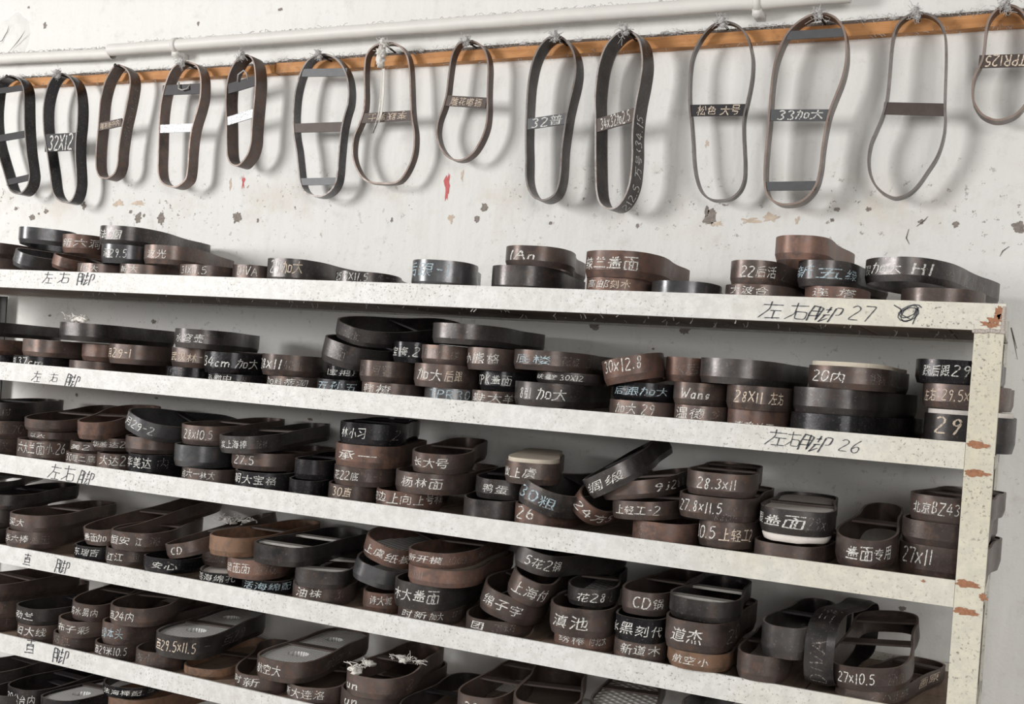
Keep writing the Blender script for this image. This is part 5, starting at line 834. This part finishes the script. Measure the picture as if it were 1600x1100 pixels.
# ------------------------------------------------------------------ the dies hung from nails
for hi, (pts, depth, loc, yaw, col, bars, texts, nail, label) in enumerate(HUNG):
    root = empty('cutting_die', loc)
    root.matrix_world = Matrix.Translation(loc) @ Matrix.Rotation(yaw, 4, 'Z') @ Matrix.Rotation(rad(90), 4, 'X')
    tag(root, label, 'cutting die', 'cutting dies hung from nails on the battens')
    o = catmull(pts, 4)
    add('steel_band', band_mesh(o, depth, .0034, False), [STEEL[col], RIM['B' if col in 'BRO' else 'D']], root)
    for (ax, az, bx_, bz_, hw, mat, tx, tc, rev) in bars:
        d = Vector((bx_-ax, bz_-az, 0)); ln = d.length; d.normalize(); q = Vector((-d.y, d.x, 0)); A = Vector((ax, az, 0)); m = MB(); c = []
        for zz in (depth-.0045, depth-.0012):
            for t, s in ((.0015, -1), (ln-.0015, -1), (ln-.0015, 1), (.0015, 1)): pp = A+d*t+q*hw*s; m.v.append((pp.x, pp.y, zz))
        m.f = [(0,3,2,1),(4,5,6,7),(0,1,5,4),(1,2,6,5),(2,3,7,6),(3,0,4,7)]
        m.build('crossbar', TAPE if mat == 'T' else BARS[mat], root)
        if mat == 'T': root.children[-1]['label'] = 'crossbar wrapped in silver foil tape'
        if tx:
            p0, p1 = A+d*ln*.14, A+d*ln*.88
            up = q.copy()
            if rev: p0, p1, up = p1, p0, -q
            flat_text('chalk_writing', tx, p0, p1, hw*1.7, CHALK[tc], root, 7, .12, up, Vector((0, 0, depth-.0007)))
    if texts: wrap_text('chalk_writing', texts, o, depth, root, False)
    for lp in LOOPS_.get(hi, ()):
        MB().tube([(x, z, depth+.002) for x, z in lp[:1]]+[(x, z, depth+.004) for x, z in lp[1:-1]]+[(x, z, depth-.003) for x, z in lp[-1:]], .0017, 6).build('wire_loop', BARW, root, True)
    # the nail belongs to the batten it is driven into
    nx, ny, nz = nail; bt = BAT[0] if nx < BATTEN_R[0] else BAT[1]; zb = bt.location.z+(nx-bt.location.x)*BSLOPE + .016
    m = MB(); P0 = Vector((nx+.004, WALL_Y-.012, min(nz-.0005, zb+.012))); P1 = Vector((nx, ny-.006, nz+.001)); m.tube([P0-bt.location, (P0+P1)/2-bt.location, P1-bt.location], .0019, 8)
    dd = (P1-P0).normalized(); m.tube([P1-bt.location, P1+dd*.0016-bt.location], .0042, 10); m.build('nail', NAILM, bt, True)
for k, (i, tall) in enumerate(LINTS_):
    nx, ny, nz = HUNG[i][7]; m = MB(); rg = random.Random(k*7+1)
    m.blob((nx, ny-.008, nz+.004), .006, k, 8, .9)
    m.blob((nx+.004, ny-.007, nz-.004), .0045, k+9, 8, .9)
    for j in range(70):
        p = Vector((nx+rg.gauss(0,.004), ny-.008+rg.gauss(0,.003), nz+rg.gauss(.001,.005))); q = p+Vector((rg.gauss(0,.006), rg.gauss(0,.003), rg.gauss(0,.006)))
        m.tube([p, (p+q)/2+Vector((rg.gauss(0,.002),0,rg.gauss(0,.002))), q], .00045, 4, False)
    if tall:
        z = nz-.01; x = nx
        while z > nz-.050: m.blob((x+rg.gauss(0,.004), ny-.007, z), rg.uniform(.005,.010), z*900, 8, 1.0); z -= .008
        for j in range(7):
            xx = x+.004+rg.gauss(0,.003); m.tube([(xx, ny-.007, nz-.05), (xx+rg.gauss(.001,.002), ny-.006, nz-.10), (xx-.004+rg.gauss(0,.002), ny-.006, nz-.14), (xx-.014+rg.gauss(0,.003), ny-.006, nz-.178)], [.0012,.0010,.0009,.0004], 5)
    tag(m.build('lint_tuft', WHITE_LINT if tall else LINT, None, True), LINTLAB_[k], 'lint', kind='stuff')

# ------------------------------------------------------------------ marker writing on the front rails
for (text, rail, xa, xb, z, hgt, stroke) in MARKER:
    flat_text('marker_writing', text, rk((xa, FRONT_Y, z)), rk((xb, FRONT_Y, z)), hgt, INK, RAILS[rail], int(-xa*100)+3, stroke, slant=.2)
sx, sz = SCRIB_
m = MB(); rg = random.Random(2); V, Fc = [], []
ribbon([(sx-.020,sz+.010),(sx-.004,sz+.008),(sx-.016,sz-.006),(sx+.002,sz-.008)], .0014, V, Fc)
ribbon([(sx+.016*math.cos(t*.55)*(1-.012*t), sz+.010*math.sin(t*.55+.5)+.003*math.cos(t*.3)) for t in range(36)], .0013, V, Fc)
ribbon([(sx+.012,sz+.008),(sx+.010,sz-.004),(sx+.006,sz-.015)], .0014, V, Fc)
add('marker_writing', mesh('marker_writing', [rk((x, FRONT_Y-.0006, z)) for x, z in V], Fc), INK, RAILS[0])

# ------------------------------------------------------------------ fluff lying on dies
for (x, y, z, rx, ry, n_, lab) in FLUFF_:
    m = MB(); rg = random.Random(int(x*1000) & 255)
    for j in range(n_):
        m.blob((x+rg.uniform(-rx, rx), y+rg.uniform(-ry, ry), z+rg.uniform(0,.006)), rg.uniform(.003,.008), j*1.3, 6, 1.0, (1.3,1,.7))
    for j in range(n_*6):
        p = Vector((x+rg.uniform(-rx, rx), y+rg.uniform(-ry, ry), z+rg.uniform(.0,.008))); q = p+Vector((rg.gauss(0,.008), rg.gauss(0,.006), rg.uniform(-.002,.010)))
        m.tube([p, (p+q)/2+Vector((0,0,.002)), q], .0007, 4, False)
    tag(m.build('fluff', WHITE_LINT, None, True), lab, 'fluff', kind='stuff')
bpy.context.view_layer.update()
